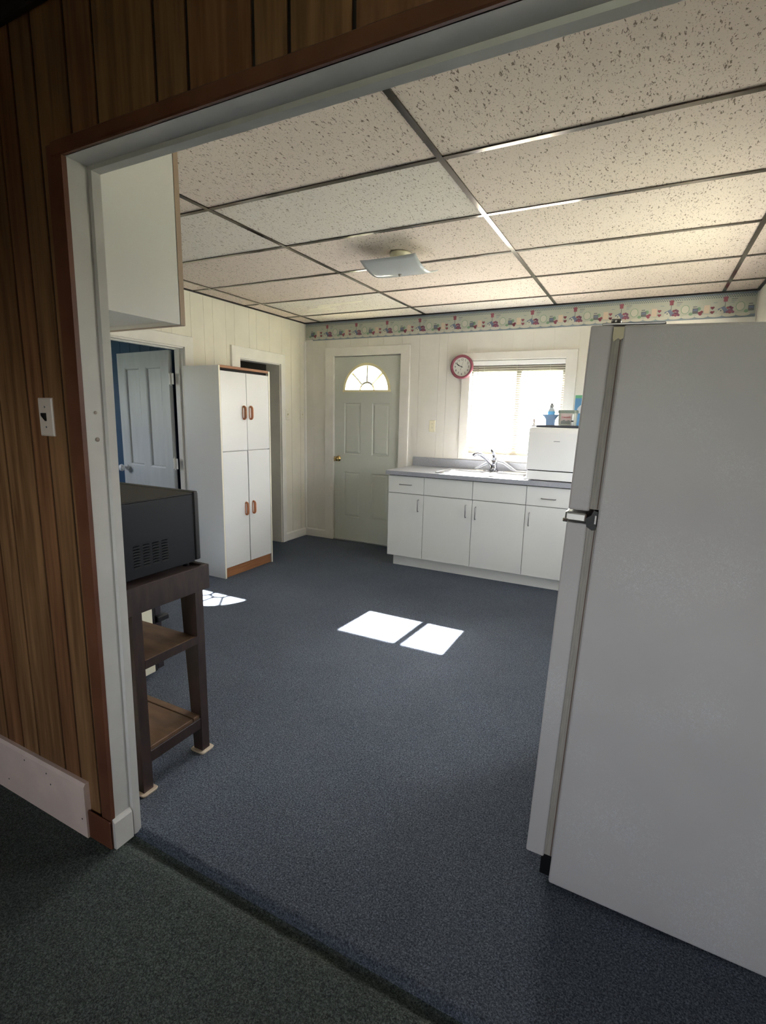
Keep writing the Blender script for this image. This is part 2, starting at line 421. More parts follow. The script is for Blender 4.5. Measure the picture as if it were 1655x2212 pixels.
wb = struct(wall_mesh('x', -.14, XR+.14, .0025, .14, -.12, 2.5, [D1, W1]).build('wall_back', M_WALLB, None, (0, 0, 0)), 'white grooved panel wall with entry door and window')
ed = [0, .12, .29, .49, .59, .8, .98, 1.19, 1.383, 1.59, 1.676, 1.87, 2.02, 2.2, 2.3, 2.48, 2.66, 2.87, 2.94, 3.1, 3.28, 3.38, 3.6, 3.78, 3.95, XR]
planks(wb, 'x', ed, 0, .0025, 0, H, [D1, W1], [M_WALLB], .0028)
OA = (-2.46, -1.685, -.02, 1.915); OB = (-1.05, -.436, -.02, 1.902)
wl = struct(wall_mesh('y', YB, .14, -TH, -.0025, -.12, 2.5, [OA, OB]).build('wall_left', M_WALL, None, (0, 0, 0)), 'cream grooved panel wall with two doorways')
el = [0, -.09, -.25, -.404, -.6, -.791, -.894, -1.09, -1.2, -1.353, -1.458, -1.601, -1.8, -1.9, -2.1, -2.2, -2.36, -2.5, -2.7, -2.8, -3.0, -3.15, -3.26, -3.45, -3.6, YF]
planks(wl, 'y', el, -.0025, 0, 0, H, [OA, OB], [M_WALL], .0028)
W2 = (-2.1, -1.0, 1.0, 1.95)
wr = struct(wall_mesh('y', YB, .14, XR, XR+.14, -.12, 2.5, [W2]).build('wall_right', M_WALLB, None, (0, 0, 0)), 'white kitchen wall behind the refrigerator')
# partition between kitchen and front room
XJ0, XJ1, ZH = 2.068, 2.100, 2.013           # jamb face at floor / at head, head height
wf = MB()
wf.box(-.8, 2.03, YF, YB+.006, -.12, 2.5)
wf.box(2.03, 4.02, YF, YB+.006, ZH+.02, 2.5)
wf.box(4.02, 5.3, YF, YB+.006, -.12, 2.5)
wf = struct(wf.build('wall_front', M_WALL, None, (0, 0, 0)), 'partition wall with brown wood panelling and a wide cased opening')
# brown panelling planks on the camera side
pe = [-.8, -.62, -.5, -.3, -.14, 0, .16, .3, .42, .6, .75, .84, 1.0, 1.12, 1.23, 1.38, 1.49, 1.589, 1.684, 1.835, 1.916, 2.008, 2.139, 2.24, 2.442, 2.539, 2.714, 2.80, 2.941, 3.1, 3.19, 3.4, 3.5, 3.7, 3.85, 4.02, 4.2, 4.4, 4.6, 4.8, 5.0, 5.3]
OPEN = (2.066, 4.02, -.02, ZH+.02)
wfb = [M_PANEL, M_PANEL, M_PANEL2]
planks(wf, 'x', pe, YB, YB+.005, -.010, 2.36, [OPEN], [M_PANEL, M_PANEL2, M_PANEL], gap=.009, name='panel_plank')
gr = MB()
for a in pe[1:-1]:
    for r in cutrect((a-.0048, a+.0048, -.010, 2.36), [OPEN]): gr.box(r[0], r[1], YB+.0035, YB+.0058, r[2], r[3])
gr.build('panel_groove', M_GROOVE, wf)
# red-brown corner trim and header trim, leaning with the jamb
def xj(z): return XJ0+(XJ1-XJ0)*z/ZH
rt = empty('trim_1', (2.07, YB, 0), 'red-brown corner moulding around the cased opening', None, None, 'structure')
MB().hexa([(xj(0)-.044, YB-.007, -.010), (xj(0)+.001, YB-.007, -.010), (xj(0)+.001, YB+.006, -.010), (xj(0)-.044, YB+.006, -.010)],
          [(xj(ZH)-.060, YB-.007, ZH+.03), (xj(ZH)+.001, YB-.007, ZH+.03), (xj(ZH)+.001, YB+.006, ZH+.03), (xj(ZH)-.060, YB+.006, ZH+.03)]).build('corner_strip', M_REDTRIM, rt)
box('head_strip', M_REDTRIM, 2.06, 4.02, YB-.010, YB+.006, ZH, ZH+.036, rt, .003)
box('base_strip', M_REDTRIM, 1.957, xj(0)+.002, YB-.014, YB-.007, -.010, .092, rt, .003)
box('crown_strip', M_CROWN, -.8, 5.3, YB-.02, YB, 2.345, 2.40, rt, .004)
# white jamb liner, head liner, stop beads, base block
jb = empty('trim_2', (2.06, -3.89, 0), 'grey-white painted jamb and head of the cased opening', None, None, 'structure')
MB().hexa([(2.03, YB, -.010), (xj(0), YB, -.010), (xj(0), YF-.0, -.010), (2.03, YF, -.010)],
          [(2.03, YB, ZH+.02), (xj(ZH), YB, ZH+.02), (xj(ZH), YF, ZH+.02), (2.03, YF, ZH+.02)]).build('jamb_board', M_JAMB, jb)
box('head_board', M_JAMB, 2.06, 4.02, YB, YF, ZH, ZH+.02, jb)
yb0, yb1 = -3.874, -3.846
MB().hexa([(xj(0)-.002, yb0, -.010), (xj(0)+.009, yb0+.004, -.010), (xj(0)+.011, yb1, -.010), (xj(0)-.002, yb1, -.010)],
          [(xj(ZH)-.002, yb0, ZH), (xj(ZH)+.009, yb0+.004, ZH-.009), (xj(ZH)+.011, yb1, ZH-.011), (xj(ZH)-.002, yb1, ZH)]).build('stop_bead', M_JAMB, jb)
MB().hexa([(2.10, yb0, ZH-.000), (2.10, yb0+.004, ZH-.009), (2.10, yb1, ZH-.011), (2.10, yb1, ZH)],
          [(4.02, yb0, ZH-.000), (4.02, yb0+.004, ZH-.009), (4.02, yb1, ZH-.011), (4.02, yb1, ZH)]).build('stop_bead', M_JAMB, jb)
MB().loft([[(xj(0)-.002, YB-.004, z), (xj(0)+w, YB-.004, z), (xj(0)+w, -3.876, z), (xj(0)-.002, -3.876, z)] for z, w in ((-.010, .013), (.085, .013), (.094, .006), (.097, .002))]).build('base_block', M_JAMB, jb)
for y, z, r in ((-3.899, 1.382, .0045), (-3.898, 1.307, .006)):
    MB().lathe([(0, 0), (r, 0), (r, .0015), (0, .0015)], (xj(z), y, z), 'x', 14).build('screw_plug', M_PLUG, jb)
box('jamb_board', M_JAMB, 4.0, 4.02, YB, YF, -.010, ZH, jb)
# wide painted baseboard on the panelling
bb = MB().loft([[(.2, YB, z), (.2, YB-t, z), (1.957, YB-t, z), (1.957, YB, z)] for z, t in ((-.010, .019), (.178, .019), (.189, .012))]).build('baseboard_front', M_PINKBASE, None)
struct(bb, 'wide pinkish white baseboard on the brown panelling')
for x, z in ((1.935, .055), (1.75, .155), (1.77, .12), (1.62, .16), (1.5, .04), (1.41, .15)):
    MB().lathe([(0, 0), (.003, 0), (.003, .0006), (0, .0006)], (x, YB-.019, z), 'y', 10).build('nail_hole', M_INK, bb)
# the rest of the front room shell
struct(box('wall_front_room_left', M_PANEL, -.94, -.8, -7.7, YF, -.12, 2.5), 'brown panelled side wall of the front room')
struct(box('wall_front_room_right', M_PANEL2, 5.3, 5.44, -7.7, YF, -.12, 2.5), 'brown panelled side wall of the front room opposite')
W3 = (2.65, 3.95, 1.0, 2.02)  # added opening out of view, sized for the daylight it lets in
struct(wall_mesh('x', -.94, 5.44, -7.7, -7.56, -.12, 2.5, [W3]).build('wall_front_room_rear', M_PANEL, None), 'brown panelled wall with an added window across the front room')
w3 = empty('window_3_added', (3.3, -7.63, .95), 'plain unseen window added to light the front room', None, None, 'structure')
b = MB()
for r in cutrect((W3[0], W3[1], W3[2], W3[3]), [(W3[0]+.06, 3.27, W3[2]+.06, W3[3]-.06), (3.33, W3[1]-.06, W3[2]+.06, W3[3]-.06)]): b.box(r[0], r[1], -7.66, -7.6, r[2], r[3])
b.build('window_frame', M_VINYL, w3)
box('pane', M_GLASS, W3[0]+.06, 3.27, -7.632, -7.628, W3[2]+.06, W3[3]-.06, w3); box('pane', M_GLASS, 3.33, W3[1]-.06, -7.632, -7.628, W3[2]+.06, W3[3]-.06, w3)
w2 = empty('window_2', (XR+.07, -1.55, 1.0), 'plain side window behind the refrigerator', None, None, 'structure')
b = MB()
for r in cutrect(W2, [(W2[0]+.05, W2[1]-.05, W2[2]+.05, 1.46), (W2[0]+.05, W2[1]-.05, 1.5, W2[3]-.05)]): b.box(XR+.04, XR+.1, r[0], r[1], r[2], r[3])
b.build('window_frame', M_VINYL, w2)
for z0, z1 in ((W2[2]+.05, 1.46), (1.5, W2[3]-.05)): box('pane', M_GLASS, XR+.068, XR+.072, W2[0]+.05, W2[1]-.05, z0, z1, w2)
b = MB()
for r in cutrect((W2[0]-.09, W2[1]+.09, W2[2]-.09, W2[3]+.09), [W2]): b.box(XR-.018, XR, r[0], r[1], r[2], r[3])
b.build('casing', M_TRIM, w2)

# rooms beyond the left wall
def room(n, x0, x1, y0, y1, m, mc, lab, grooves=False, hole=None):
    w = struct(wall_mesh('y', y0-.1, y1+.1, x0-.1, x0, -.12, 2.5, [hole] if hole else []).build('wall_%s_far' % n, m), 'far '+lab)
    if grooves:
        y = y0
        while y < y1-.05:
            s_ = random.choice((.1, .14, .2, .16)); planks(w, 'y', [y, min(y+s_, y1)], x0, x0+.006, 0, 2.4, [hole] if hole else [], [m], .006); y += s_
    s1 = struct(box('wall_%s_side' % n, m, x0, x1, y1, y1+.1, -.12, 2.5), 'inner side '+lab)
    s2 = struct(box('wall_%s_side' % n, m, x0, x1, y0-.1, y0, -.12, 2.5), 'outer side '+lab)
    struct(box('ceiling', mc, x0, x1, y0, y1, 2.4, 2.5, origin=(0, 0, 0)), 'ceiling above the '+lab)
    if grooves:
        x = x0+.01
        while x < x1-.05:
            s_ = random.choice((.1, .14, .2, .16)); box('wall_plank', m, x+.003, min(x+s_, x1)-.003, y1-.006, y1, 0, 2.4, s1); x += s_
room('blue_room', -2.2, -TH, -3.7, -1.45, M_BLUE, M_BLUE, 'blue painted wall beyond the open doorway', True, (-3.6, -2.75, 1.0, 2.0))  # hole for an added window out of view that brightens this room
portal('sky_portal', (-2.33, -3.175, 1.5), (0, math.radians(-90), 0), 1.05, .9)
w4 = empty('window_4_added', (-2.25, -3.175, 1.0), 'plain unseen window added to light the blue room', None, None, 'structure')
b = MB()
for r in cutrect((-3.6, -2.75, 1.0, 2.0), [(-3.55, -2.8, 1.05, 1.48), (-3.55, -2.8, 1.52, 1.95)]): b.box(-2.27, -2.22, r[0], r[1], r[2], r[3])
b.build('window_frame', M_VINYL, w4)
for z0, z1 in ((1.05, 1.48), (1.52, 1.95)): box('pane', M_GLASS, -2.247, -2.243, -3.55, -2.8, z0, z1, w4)
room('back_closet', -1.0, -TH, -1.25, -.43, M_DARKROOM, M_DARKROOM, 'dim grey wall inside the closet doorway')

# ------------------------------------------------------------------ trims and baseboards in the kitchen
def casing(name, rect, inner, mp, label, m=M_TRIM, t=.018, sill=False):
    """flat mitred casing; rect outer (a0,a1,z0,z1), inner opening"""
    e = empty(name, mp((rect[0]+rect[1])/2, rect[2], 0), label, None, None, 'structure')
    A0, A1, Z0, Z1 = rect; a0, a1, z0, z1 = inner
    def piece(poly):
        b = MB(); n = len(poly)
        b.loft([[mp(u, v, 0) for u, v in poly], [mp(u, v, t*.75) for u, v in poly], [mp(u+(.004 if u < (A0+A1)/2 else -.004) if u in (A0, A1) else u, v-(.004 if v == Z1 else 0), t) for u, v in poly]])
        return b.build('casing_board', m, e)
    piece([(A0, Z0), (a0, Z0 if not sill else z0), (a0, z1), (A0, Z1)])
    piece([(a1, Z0 if not sill else z0), (A1, Z0), (A1, Z1), (a1, z1)])
    piece([(A0, Z1), (a0, z1), (a1, z1), (A1, Z1)])
    if sill: piece([(A0, Z0), (A1, Z0), (a1, z0), (a0, z0)])
    return e
back = lambda u, v, t: (u, -t, v)
left = lambda u, v, t: (t, u, v)
casing('trim_3', (.279, 1.288, 0, 2.102), (.386, 1.186, 0, 2.016), back, 'cream casing boards around the entry door')
casing('trim_4', (1.832, 2.870, 1.003, 1.998), (1.916, 2.776, 1.056, 1.930), back, 'cream casing boards around the sink window', sill=True)
casing('trim_5', (-2.55, -1.60, 0, 2.005), (-2.45, -1.692, 0, 1.915), left, 'cream casing boards around the open doorway to the blue room')
casing('trim_6', (-1.153, -.372, 0, 2.002), (-1.045, -.440, 0, 1.900), left, 'cream casing boards around the closet doorway behind the pantry')
# doorway liners (reveals)
for n, O, lab in (('trim_7', OA, 'doorway liner to the blue room'), ('trim_8', OB, 'doorway liner to the closet')):
    e = empty(n, (-.07, (O[0]+O[1])/2, 0), 'cream painted '+lab, None, None, 'structure')
    box('liner_board', M_TRIM if n == 'trim_7' else M_WALL, -TH-.004 if n == 'trim_7' else -.175, 0, O[1]-.012, O[1], 0, O[3], e); box('liner_board', M_TRIM, -TH-.004, 0, O[0], O[0]+.012, 0, O[3], e)
    box('liner_board', M_TRIM, -TH-.004, 0, O[0]+.012, O[1]-.012, O[3]-.012, O[3], e)
    if n == 'trim_7':
        box('stop_bead', M_TRIM, -.075, -.04, O[1]-.024, O[1]-.012, 0, O[3]-.012, e, .003); box('stop_bead', M_TRIM, -.075, -.04, O[0]+.024, O[1]-.024, O[3]-.024, O[3]-.012, e, .003)
def baseb(name, poly, mp, lab):
    return struct(poly.build(name, M_TRIM, None), lab)
baseb('baseboard_left', MB().loft([[(0, -.372, z), (0, -.013, z), (t, -.013, z), (t, -.372, z)] for z, t in ((0, .013), (.08, .013), (.09, .004))]), None, 'short cream baseboard between closet and corner')
baseb('baseboard_back', MB().loft([[(0, 0, z), (.279, 0, z), (.279, -t, z), (0, -t, z)] for z, t in ((0, .013), (.08, .013), (.09, .004))]), None, 'short cream baseboard beside the entry door')
struct(MB().hexa([(0, 0, .09), (.02, 0, .09), (.014, -.014, .09), (0, -.02, .09)], [(0, 0, 2.18), (.02, 0, 2.18), (.014, -.014, 2.18), (0, -.02, 2.18)]).build('trim_9', M_TRIM), 'slim cream corner bead')

# ------------------------------------------------------------------ entry door
dr = empty('door_1', (.786, .02, 0), 'pale entry door with half-round fanlight, four moulded panels and brass knob', None, None, 'structure')
dx0, dx1 = .388, 1.184; FX, FZ, FR = .780, 1.655, .272
arc = [(FX+FR*math.cos(math.pi*k/24), FZ+FR*math.sin(math.pi*k/24)) for k in range(25)]
pans = [(.512, .716, .975, 1.525), (.856, 1.060, .975, 1.525), (.512, .716, .275, .778), (.856, 1.060, .275, .778)]
rc = lambda r: [(r[0], r[2]), (r[1], r[2]), (r[1], r[3]), (r[0], r[3])]
MB().plate(rc((dx0, dx1, .012, 2.006)), [arc]+[rc(q) for q in pans], .014, .058, lambda u, v, t: (u, t, v)).build('door_slab', M_DOOR, dr)
def moulded(parent, r, y, m, sgn=1, mp=None, depth=.010, rim=.022, name='moulded_panel'):
    mp = mp or (lambda u, v, t: (u, y+sgn*t, v))
    lp = lambda k, t: [mp(u, v, t) for u, v in rc((r[0]+k, r[1]-k, r[2]+k, r[3]-k))]
    return MB().loft([lp(0, .044 if depth < .02 else depth+.004), lp(0, 0), lp(rim*.35, depth), lp(rim*.6, depth), lp(rim*1.6, depth*.25)], cap0=True).build(name, m, parent)
for q in pans: moulded(dr, q, .014, M_DOOR, rim=.018)
fan = MB()
def ring(r0, r1, y0, y1, a0=0, a1=180, n=24):
    loops = []
    for k in range(n+1):
        a = math.radians(a0+(a1-a0)*k/n); c, s_ = math.cos(a), math.sin(a)
        loops.append([(FX+r0*c, y0, FZ+r0*s_), (FX+r1*c, y0+.004, FZ+r1*s_), (FX+r1*c, y1, FZ+r1*s_), (FX+r0*c, y1, FZ+r0*s_)])
    return loops
M_FAN = mat('cream_fanlight_moulding', (236, 228, 186), .4)
fl = fan.loft(ring(FR-.016, FR+.012, .004, .062)).box(FX-FR-.016, FX+FR+.016, .005, .062, FZ-.014, FZ+.008).build('fanlight_frame', M_FAN, dr)
ri = .085
for a0, a1 in ((0, 45), (45, 90), (90, 135), (135, 180)):
    pts = [(FX+(FR-.015)*math.cos(math.radians(a0+(a1-a0)*k/8)), FZ+(FR-.015)*math.sin(math.radians(a0+(a1-a0)*k/8))) for k in range(9)]
    pts += [(FX+ri*math.cos(math.radians(a1-(a1-a0)*k/4)), FZ+ri*math.sin(math.radians(a1-(a1-a0)*k/4))) for k in range(5)]
    MB().loft([[(u, .034, v) for u, v in pts], [(u, .038, v) for u, v in pts]]).build('fanlight_pane', M_GLASS, fl)
pts = [(FX+ri*math.cos(math.pi*k/12), FZ+.008+(ri-.008)*math.sin(math.pi*k/12)) for k in range(13)]
MB().loft([[(u, .034, v) for u, v in pts], [(u, .038, v) for u, v in pts]]).build('fanlight_pane', M_GLASS, fl)
M_MUNT = mat('grey_muntin', (168, 164, 152), .5)
for a in (45, 90, 135):
    c, s_ = math.cos(math.radians(a)), math.sin(math.radians(a))
    MB().tube([(FX+ri*c, .032, FZ+ri*s_), (FX+(FR-.01)*c, .032, FZ+(FR-.01)*s_)], .013, 6, smooth=False).build('muntin', M_MUNT, fl)
MB().loft(ring(ri-.010, ri+.010, .022, .040, n=12)).build('muntin', M_MUNT, fl)
# frame around the slab, knob, latch, hinges
b = MB(); [b.box(q[0], q[1], .0, .12, q[2], q[3]) for q in cutrect((.374, 1.196, 0, 2.02), [(dx0-.003, dx1+.003, -.01, 2.011)])]
b.build('door_frame', M_TRIM, dr)
b = MB().box(dx0-.004, dx0+.012, .0585, .075, 0, 2.012).box(dx1-.012, dx1+.004, .0585, .075, 0, 2.012).box(dx0, dx1, .0585, .075, 1.992, 2.012)
b.build('door_stop', M_TRIM, dr)
box('dark_reveal', M_BLACKGAP, dx0-.003, dx1+.003, .02, .03, 2.006, 2.011, dr)
kb = MB().lathe([(0, 0), (.032, 0), (.030, .006), (.012, .010), (.011, .028), (.022, .034), (.027, .046), (.024, .058), (.0, .064)], (.440, .014, .920), 'y', 20).build('door_knob', M_BRASS, dr)
box('latch_plate', mat('dull_brass_plate', (120, 96, 60), .4, metal=1), dx0-.004, dx0+.002, .010, .03, .885, .945, dr)
for z in (1.80, 1.02, .2):
    MB().lathe([(0, 0), (.006, 0), (.006, .09), (0, .09)], (dx1+.001, .010, z-.045), 'z', 10).build('hinge', M_PULL, dr)
box('threshold', M_STEEL, .386, 1.186, -.004, .12, -.002, .012, dr)

# old panelled door standing open into the blue room
od = empty('door_2', (-.112, -1.692, 0), 'old white painted panel door standing open into the blue room', None, None, 'structure')
hx, hy = -.112, -1.692
Lw, Lt = .775, .035
opn = [(.14, .36, .90, 1.77), (.45, .67, .90, 1.77), (.14, .36, .14, .70), (.45, .67, .14, .70)]
mpo = lambda u, v, t: (hx+u, hy+t, v)
MB().plate(rc((.036, Lw, .01, 1.895)), [rc(q) for q in opn], 0, Lt, mpo).build('door_leaf', M_OLDDOOR, od)
for q in opn:
    MB().loft([[mpo(u, v, t) for u, v in rc((q[0]+k, q[1]-k, q[2]+k, q[3]-k))] for k, t in ((0, .002), (0, Lt), (.012, Lt-.004), (.02, Lt-.016), (.024, Lt-.016))]).build('sunk_panel', M_OLDDOOR, od)
o_ = MB().lathe([(0, 0), (.030, 0), (.028, .006), (.010, .01), (.010, .036), (.028, .044), (.034, .058), (.026, .074), (0, .080)], (hx+.722, hy+Lt, .870), 'y', 18).build('door_knob', mat('clear_grey_knob', (238, 240, 240), .1, coat=.5), od)
for v in o_.data.vertices: v.co.y = 2*Lt-v.co.y
for z in (1.66, .95, .25):
    h_ = MB().lathe([(0, -.012), (.006, -.008), (.004, 0), (.008, 0), (.008, .09), (.004, .09), (.006, .098), (0, .102)], (hx+.004, hy+Lt+.006, z-.045), 'z', 10)
    h_.box(hx-.03, hx+.03, hy+Lt+.001, hy+Lt+.004, z-.045, z+.045).build('hinge', M_TRIM, od)
od.rotation_euler = (0, 0, math.radians(175))

# ------------------------------------------------------------------ window above the sink, blind
wn1 = empty('window_1', (2.345, .08, 1.045), 'white sliding window above the sink', None, None, 'structure')
gl = [(1.930, 2.338, 1.085, 1.826), (2.386, 2.745, 1.085, 1.826)]
b = MB()
for r in cutrect(W1, gl): b.box(r[0], r[1], .05, .095, r[2], r[3])
b.build('window_sash', mat('grey_aluminium_sash', (128, 124, 116), .45), wn1)
for q in gl: box('pane', M_GLASS, q[0], q[1], .070, .074, q[2], q[3], wn1)
b = MB()
for r in cutrect(W1, [(W1[0]+.014, W1[1]-.014, W1[2]+.012, W1[3]-.012)]): b.box(r[0], r[1], 0, .05, r[2], r[3])
b.build('reveal_liner', M_TRIM, wn1)
bl = empty('window_blind', (2.345, .028, 1.057), 'open white slatted blind hanging in the sink window', 'blind')
bx0, bx1 = 1.922, 2.770
box('headrail', M_WHITE, bx0, bx1, .012, .042, 1.882, 1.922, bl, .003)
ys, ang = .028, math.radians(23)
sl = MB(); hw = .0125
pr = [(hw*math.cos(ang)*q, hw*math.sin(ang)*q+.0016*(1-q*q)) for q in (-1, -.5, 0, .5, 1)]
lo = [(bx0, ys+a, c) for a, c in pr]+[(bx0, ys+a, c+.0005) for a, c in pr[::-1]]
hi = [(bx1, p[1], p[2]) for p in lo]
me = sl.loft([lo, hi]).mesh('slat', worldorg(bl), [M_SLAT])
z = 1.868; k = 0
while z > 1.125:
    o = bpy.data.objects.new('slat', me); col.objects.link(o); o.parent = bl; o.location = (0, 0, z); z -= .0205; k += 1
box('bottom_rail', mat('beige_bottom_rail', (196, 184, 152), .5), bx0, bx1, .014, .040, 1.100, 1.117, bl, .003)
for x in (2.04, 2.345, 2.64): MB().tube([(x, .0285, 1.11), (x, .0285, 1.89)], .0009, 5).build('ladder_cord', M_WHITE, bl)
MB().tube([(1.985, .008, 1.88), (1.987, .006, 1.80)], .003, 6).build('tilt_wand', M_PULL, bl)

# ------------------------------------------------------------------ wallpaper border (flat print)
BK = mat('border_sage_paper', (178, 181, 168), .7); BBLUE = mat('border_blue_grey', (134, 146, 156), .7); BCH = mat('border_check_grey', (96, 104, 118), .7)
BRED = mat('border_red', (150, 86, 98), .7); BMAUVE = mat('border_mauve', (128, 84, 106), .7); BPEACH = mat('border_peach', (206, 188, 168), .7)
BGRN = mat('border_green', (126, 156, 128), .7); BCREAM = mat('border_cream', (194, 193, 180), .7); BGRY = mat('border_dark_grey', (106, 110, 112), .7); BROOF = mat('border_slate_roof', (110, 120, 142), .7)
wp = MB(); lay = [0]
def pr2(pts, m, d): wp.add([(x, -.0012-.00025*d, z_) for x, z_ in pts], [list(range(len(pts)))], m)
def disc(x, z_, rx, rz, m, d, n=10): pr2([(x+rx*math.cos(2*math.pi*k/n), z_+rz*math.sin(2*math.pi*k/n)) for k in range(n)], m, d)
BX0, BX1, BZ0, BZ1 = .014, XR-.008, 2.184, 2.3655
pr2([(BX0+.095, BZ0), (BX1, BZ0), (BX1, BZ1), (BX0+.095, BZ1)], BBLUE, 0)
pr2([(BX0, BZ0+.012), (BX0+.095, BZ0+.012), (BX0+.095, BZ1), (BX0, BZ1)], BBLUE, 0)
pr2([(BX0, 2.205), (BX1, 2.205), (BX1, BZ1), (BX0, BZ1)], BK, 1)
x = BX0+.045
while x < BX1-.03: disc(x, 2.207, .045, .013, BCREAM, 1.5, 14); x += .0899
pr2([(BX0, 2.352), (BX1, 2.352), (BX1, BZ1), (BX0, BZ1)], BBLUE, 2)
x = BX0+.008; r_ = 0
while x < BX1-.012:
    for j in range(3):
        zz = 2.336+.010*j; xx = x+(.0075 if j % 2 else 0)
        pr2([(xx-.005, zz), (xx, zz-.005), (xx+.005, zz), (xx, zz+.005)], BCH, 3)
    x += .015
P = .3595
for k in range(-1, 12):
    b0 = .298+P*k
    def ok(a, c): return b0+a > BX0+.004 and b0+c < BX1-.004
    def R_(a, c, z0, z1, m, d):
        if ok(a, c): pr2([(b0+a, z0), (b0+c, z0), (b0+c, z1), (b0+a, z1)], m, d)
    def D_(a, zc, rx, rz, m, d):
        if ok(a-rx, a+rx): disc(b0+a, zc, rx, rz, m, d)
    R_(-.013, .013, 2.303, 2.328, BRED, 5)
    if ok(-.02, .02): pr2([(b0-.019, 2.326), (b0+.019, 2.326), (b0+.010, 2.340), (b0-.010, 2.340)], BRED, 6)
    R_(-.002, .002, 2.262, 2.304, BGRY, 4)
    for a, zc in ((.02, 2.258), (.034, 2.262), (.046, 2.255), (.03, 2.240), (.045, 2.238), (.055, 2.226), (.018, 2.228), (.036, 2.224)):
        D_(a, zc, .010, .009, BMAUVE if int(a*1000) % 4 else BRED, 6)
    if ok(-.05, .03): pr2([(b0-.045, 2.252), (b0-.005, 2.272), (b0+.022, 2.240), (b0+.012, 2.222), (b0-.03, 2.222)], BROOF, 5)
    if ok(-.05, .0): pr2([(b0-.045, 2.218), (b0-.004, 2.218), (b0-.004, 2.234), (b0-.024, 2.258), (b0-.045, 2.234)], BCREAM, 7)
    D_(-.024, 2.240, .005, .006, BGRY, 8)
    for a, zc in ((-.080, 2.262), (-.078, 2.230)):
        D_(a-.006, zc+.004, .008, .007, BRED, 5); D_(a+.006, zc+.004, .008, .007, BRED, 5)
        if ok(a-.02, a+.02): pr2([(b0+a-.013, zc+.002), (b0+a, zc-.013), (b0+a+.013, zc+.002)], BRED, 5)
    R_(-.135, -.098, 2.226, 2.285, BPEACH, 4)
    D_(.098, 2.264, .030, .034, BGRN, 3); D_(.098, 2.264, .026, .030, BCREAM, 4)
    R_(.148, .186, 2.228, 2.268, BGRY, 4); R_(.152, .182, 2.246, 2.262, BROOF, 5); R_(.150, .176, 2.276, 2.282, BGRY, 4)
    D_(.190, 2.262, .014, .014, BGRN, 3.5)
    for a, zc in ((.196, 2.232), (.21, 2.238), (.203, 2.222)): D_(a, zc, .011, .010, BRED, 6)
    D_(.138, 2.228, .014, .012, BGRN, 5)
    for j in range(3): R_(.036, .075-.008*j, 2.318-.012*j, 2.322-.012*j, BGRY if j == 0 else BBLUE, 4)
    R_(-.075, -.05, 2.298, 2.302, BBLUE, 4)
wpo = wp.build('wallpaper_border', None, None)
tag(wpo, 'wallpaper border strip printed with birdhouses, hearts and flowers under the ceiling', 'wallpaper')

# ------------------------------------------------------------------ wall clock
ck = empty('wall_clock', (1.836, 0, 1.756), 'round pink-rimmed wall clock overlapping the window casing', 'clock')
cx, cz, cr = 1.837, 1.869, .112
cy = -.019
MB().lathe([(cr-.012, 0), (cr, .004), (cr, .020), (cr-.006, .030), (cr-.016, .032), (cr-.024, .022), (cr-.026, .012)], (cx, cy, cz), 'y', 40).build('rim', M_CLOCKRING, ck)
MB().lathe([(0, .010), (cr-.024, .010), (cr-.024, .013), (0, .013)], (cx, cy, cz), 'y', 40, smooth=False).build('dial', M_CLOCKFACE, ck)
yf = cy-.0135
for h in range(1, 13):
    a = math.radians(90-30*h); rr = .066
    text_mesh(str(h), .028, lambda u, v, t, a=a: (cx+rr*math.cos(a)+u, yf-t-.0004, cz+rr*math.sin(a)+v), M_INK, 'numeral', ck)
def hand(ang, L, w, y, m, tail=.012):
    a = math.radians(90-ang); d = Vector((math.cos(a), 0, math.sin(a))); n = Vector((-d.z, 0, d.x)); c = Vector((cx, y, cz))
    p = [c-d*tail+n*w*.5, c+d*L*.55+n*w*.6, c+d*L*.7+n*w*1.4, c+d*L+n*.0006, c+d*L-n*.0006, c+d*L*.7-n*w*1.4, c+d*L*.55-n*w*.6, c-d*tail-n*w*.5]
    MB().loft([p, [q+Vector((0, -.0012, 0)) for q in p]]).build('hand', m, ck)
hand(294, .048, .004, yf-.003, M_INK); hand(299, .068, .003, yf-.005, M_INK); hand(198, .034, .001, yf-.007, M_INK, .055)
MB().lathe([(0, 0), (.005, 0), (.005, .004), (0, .005)], (cx, yf-.004, cz), 'y', 12).build('hub', M_INK, ck)

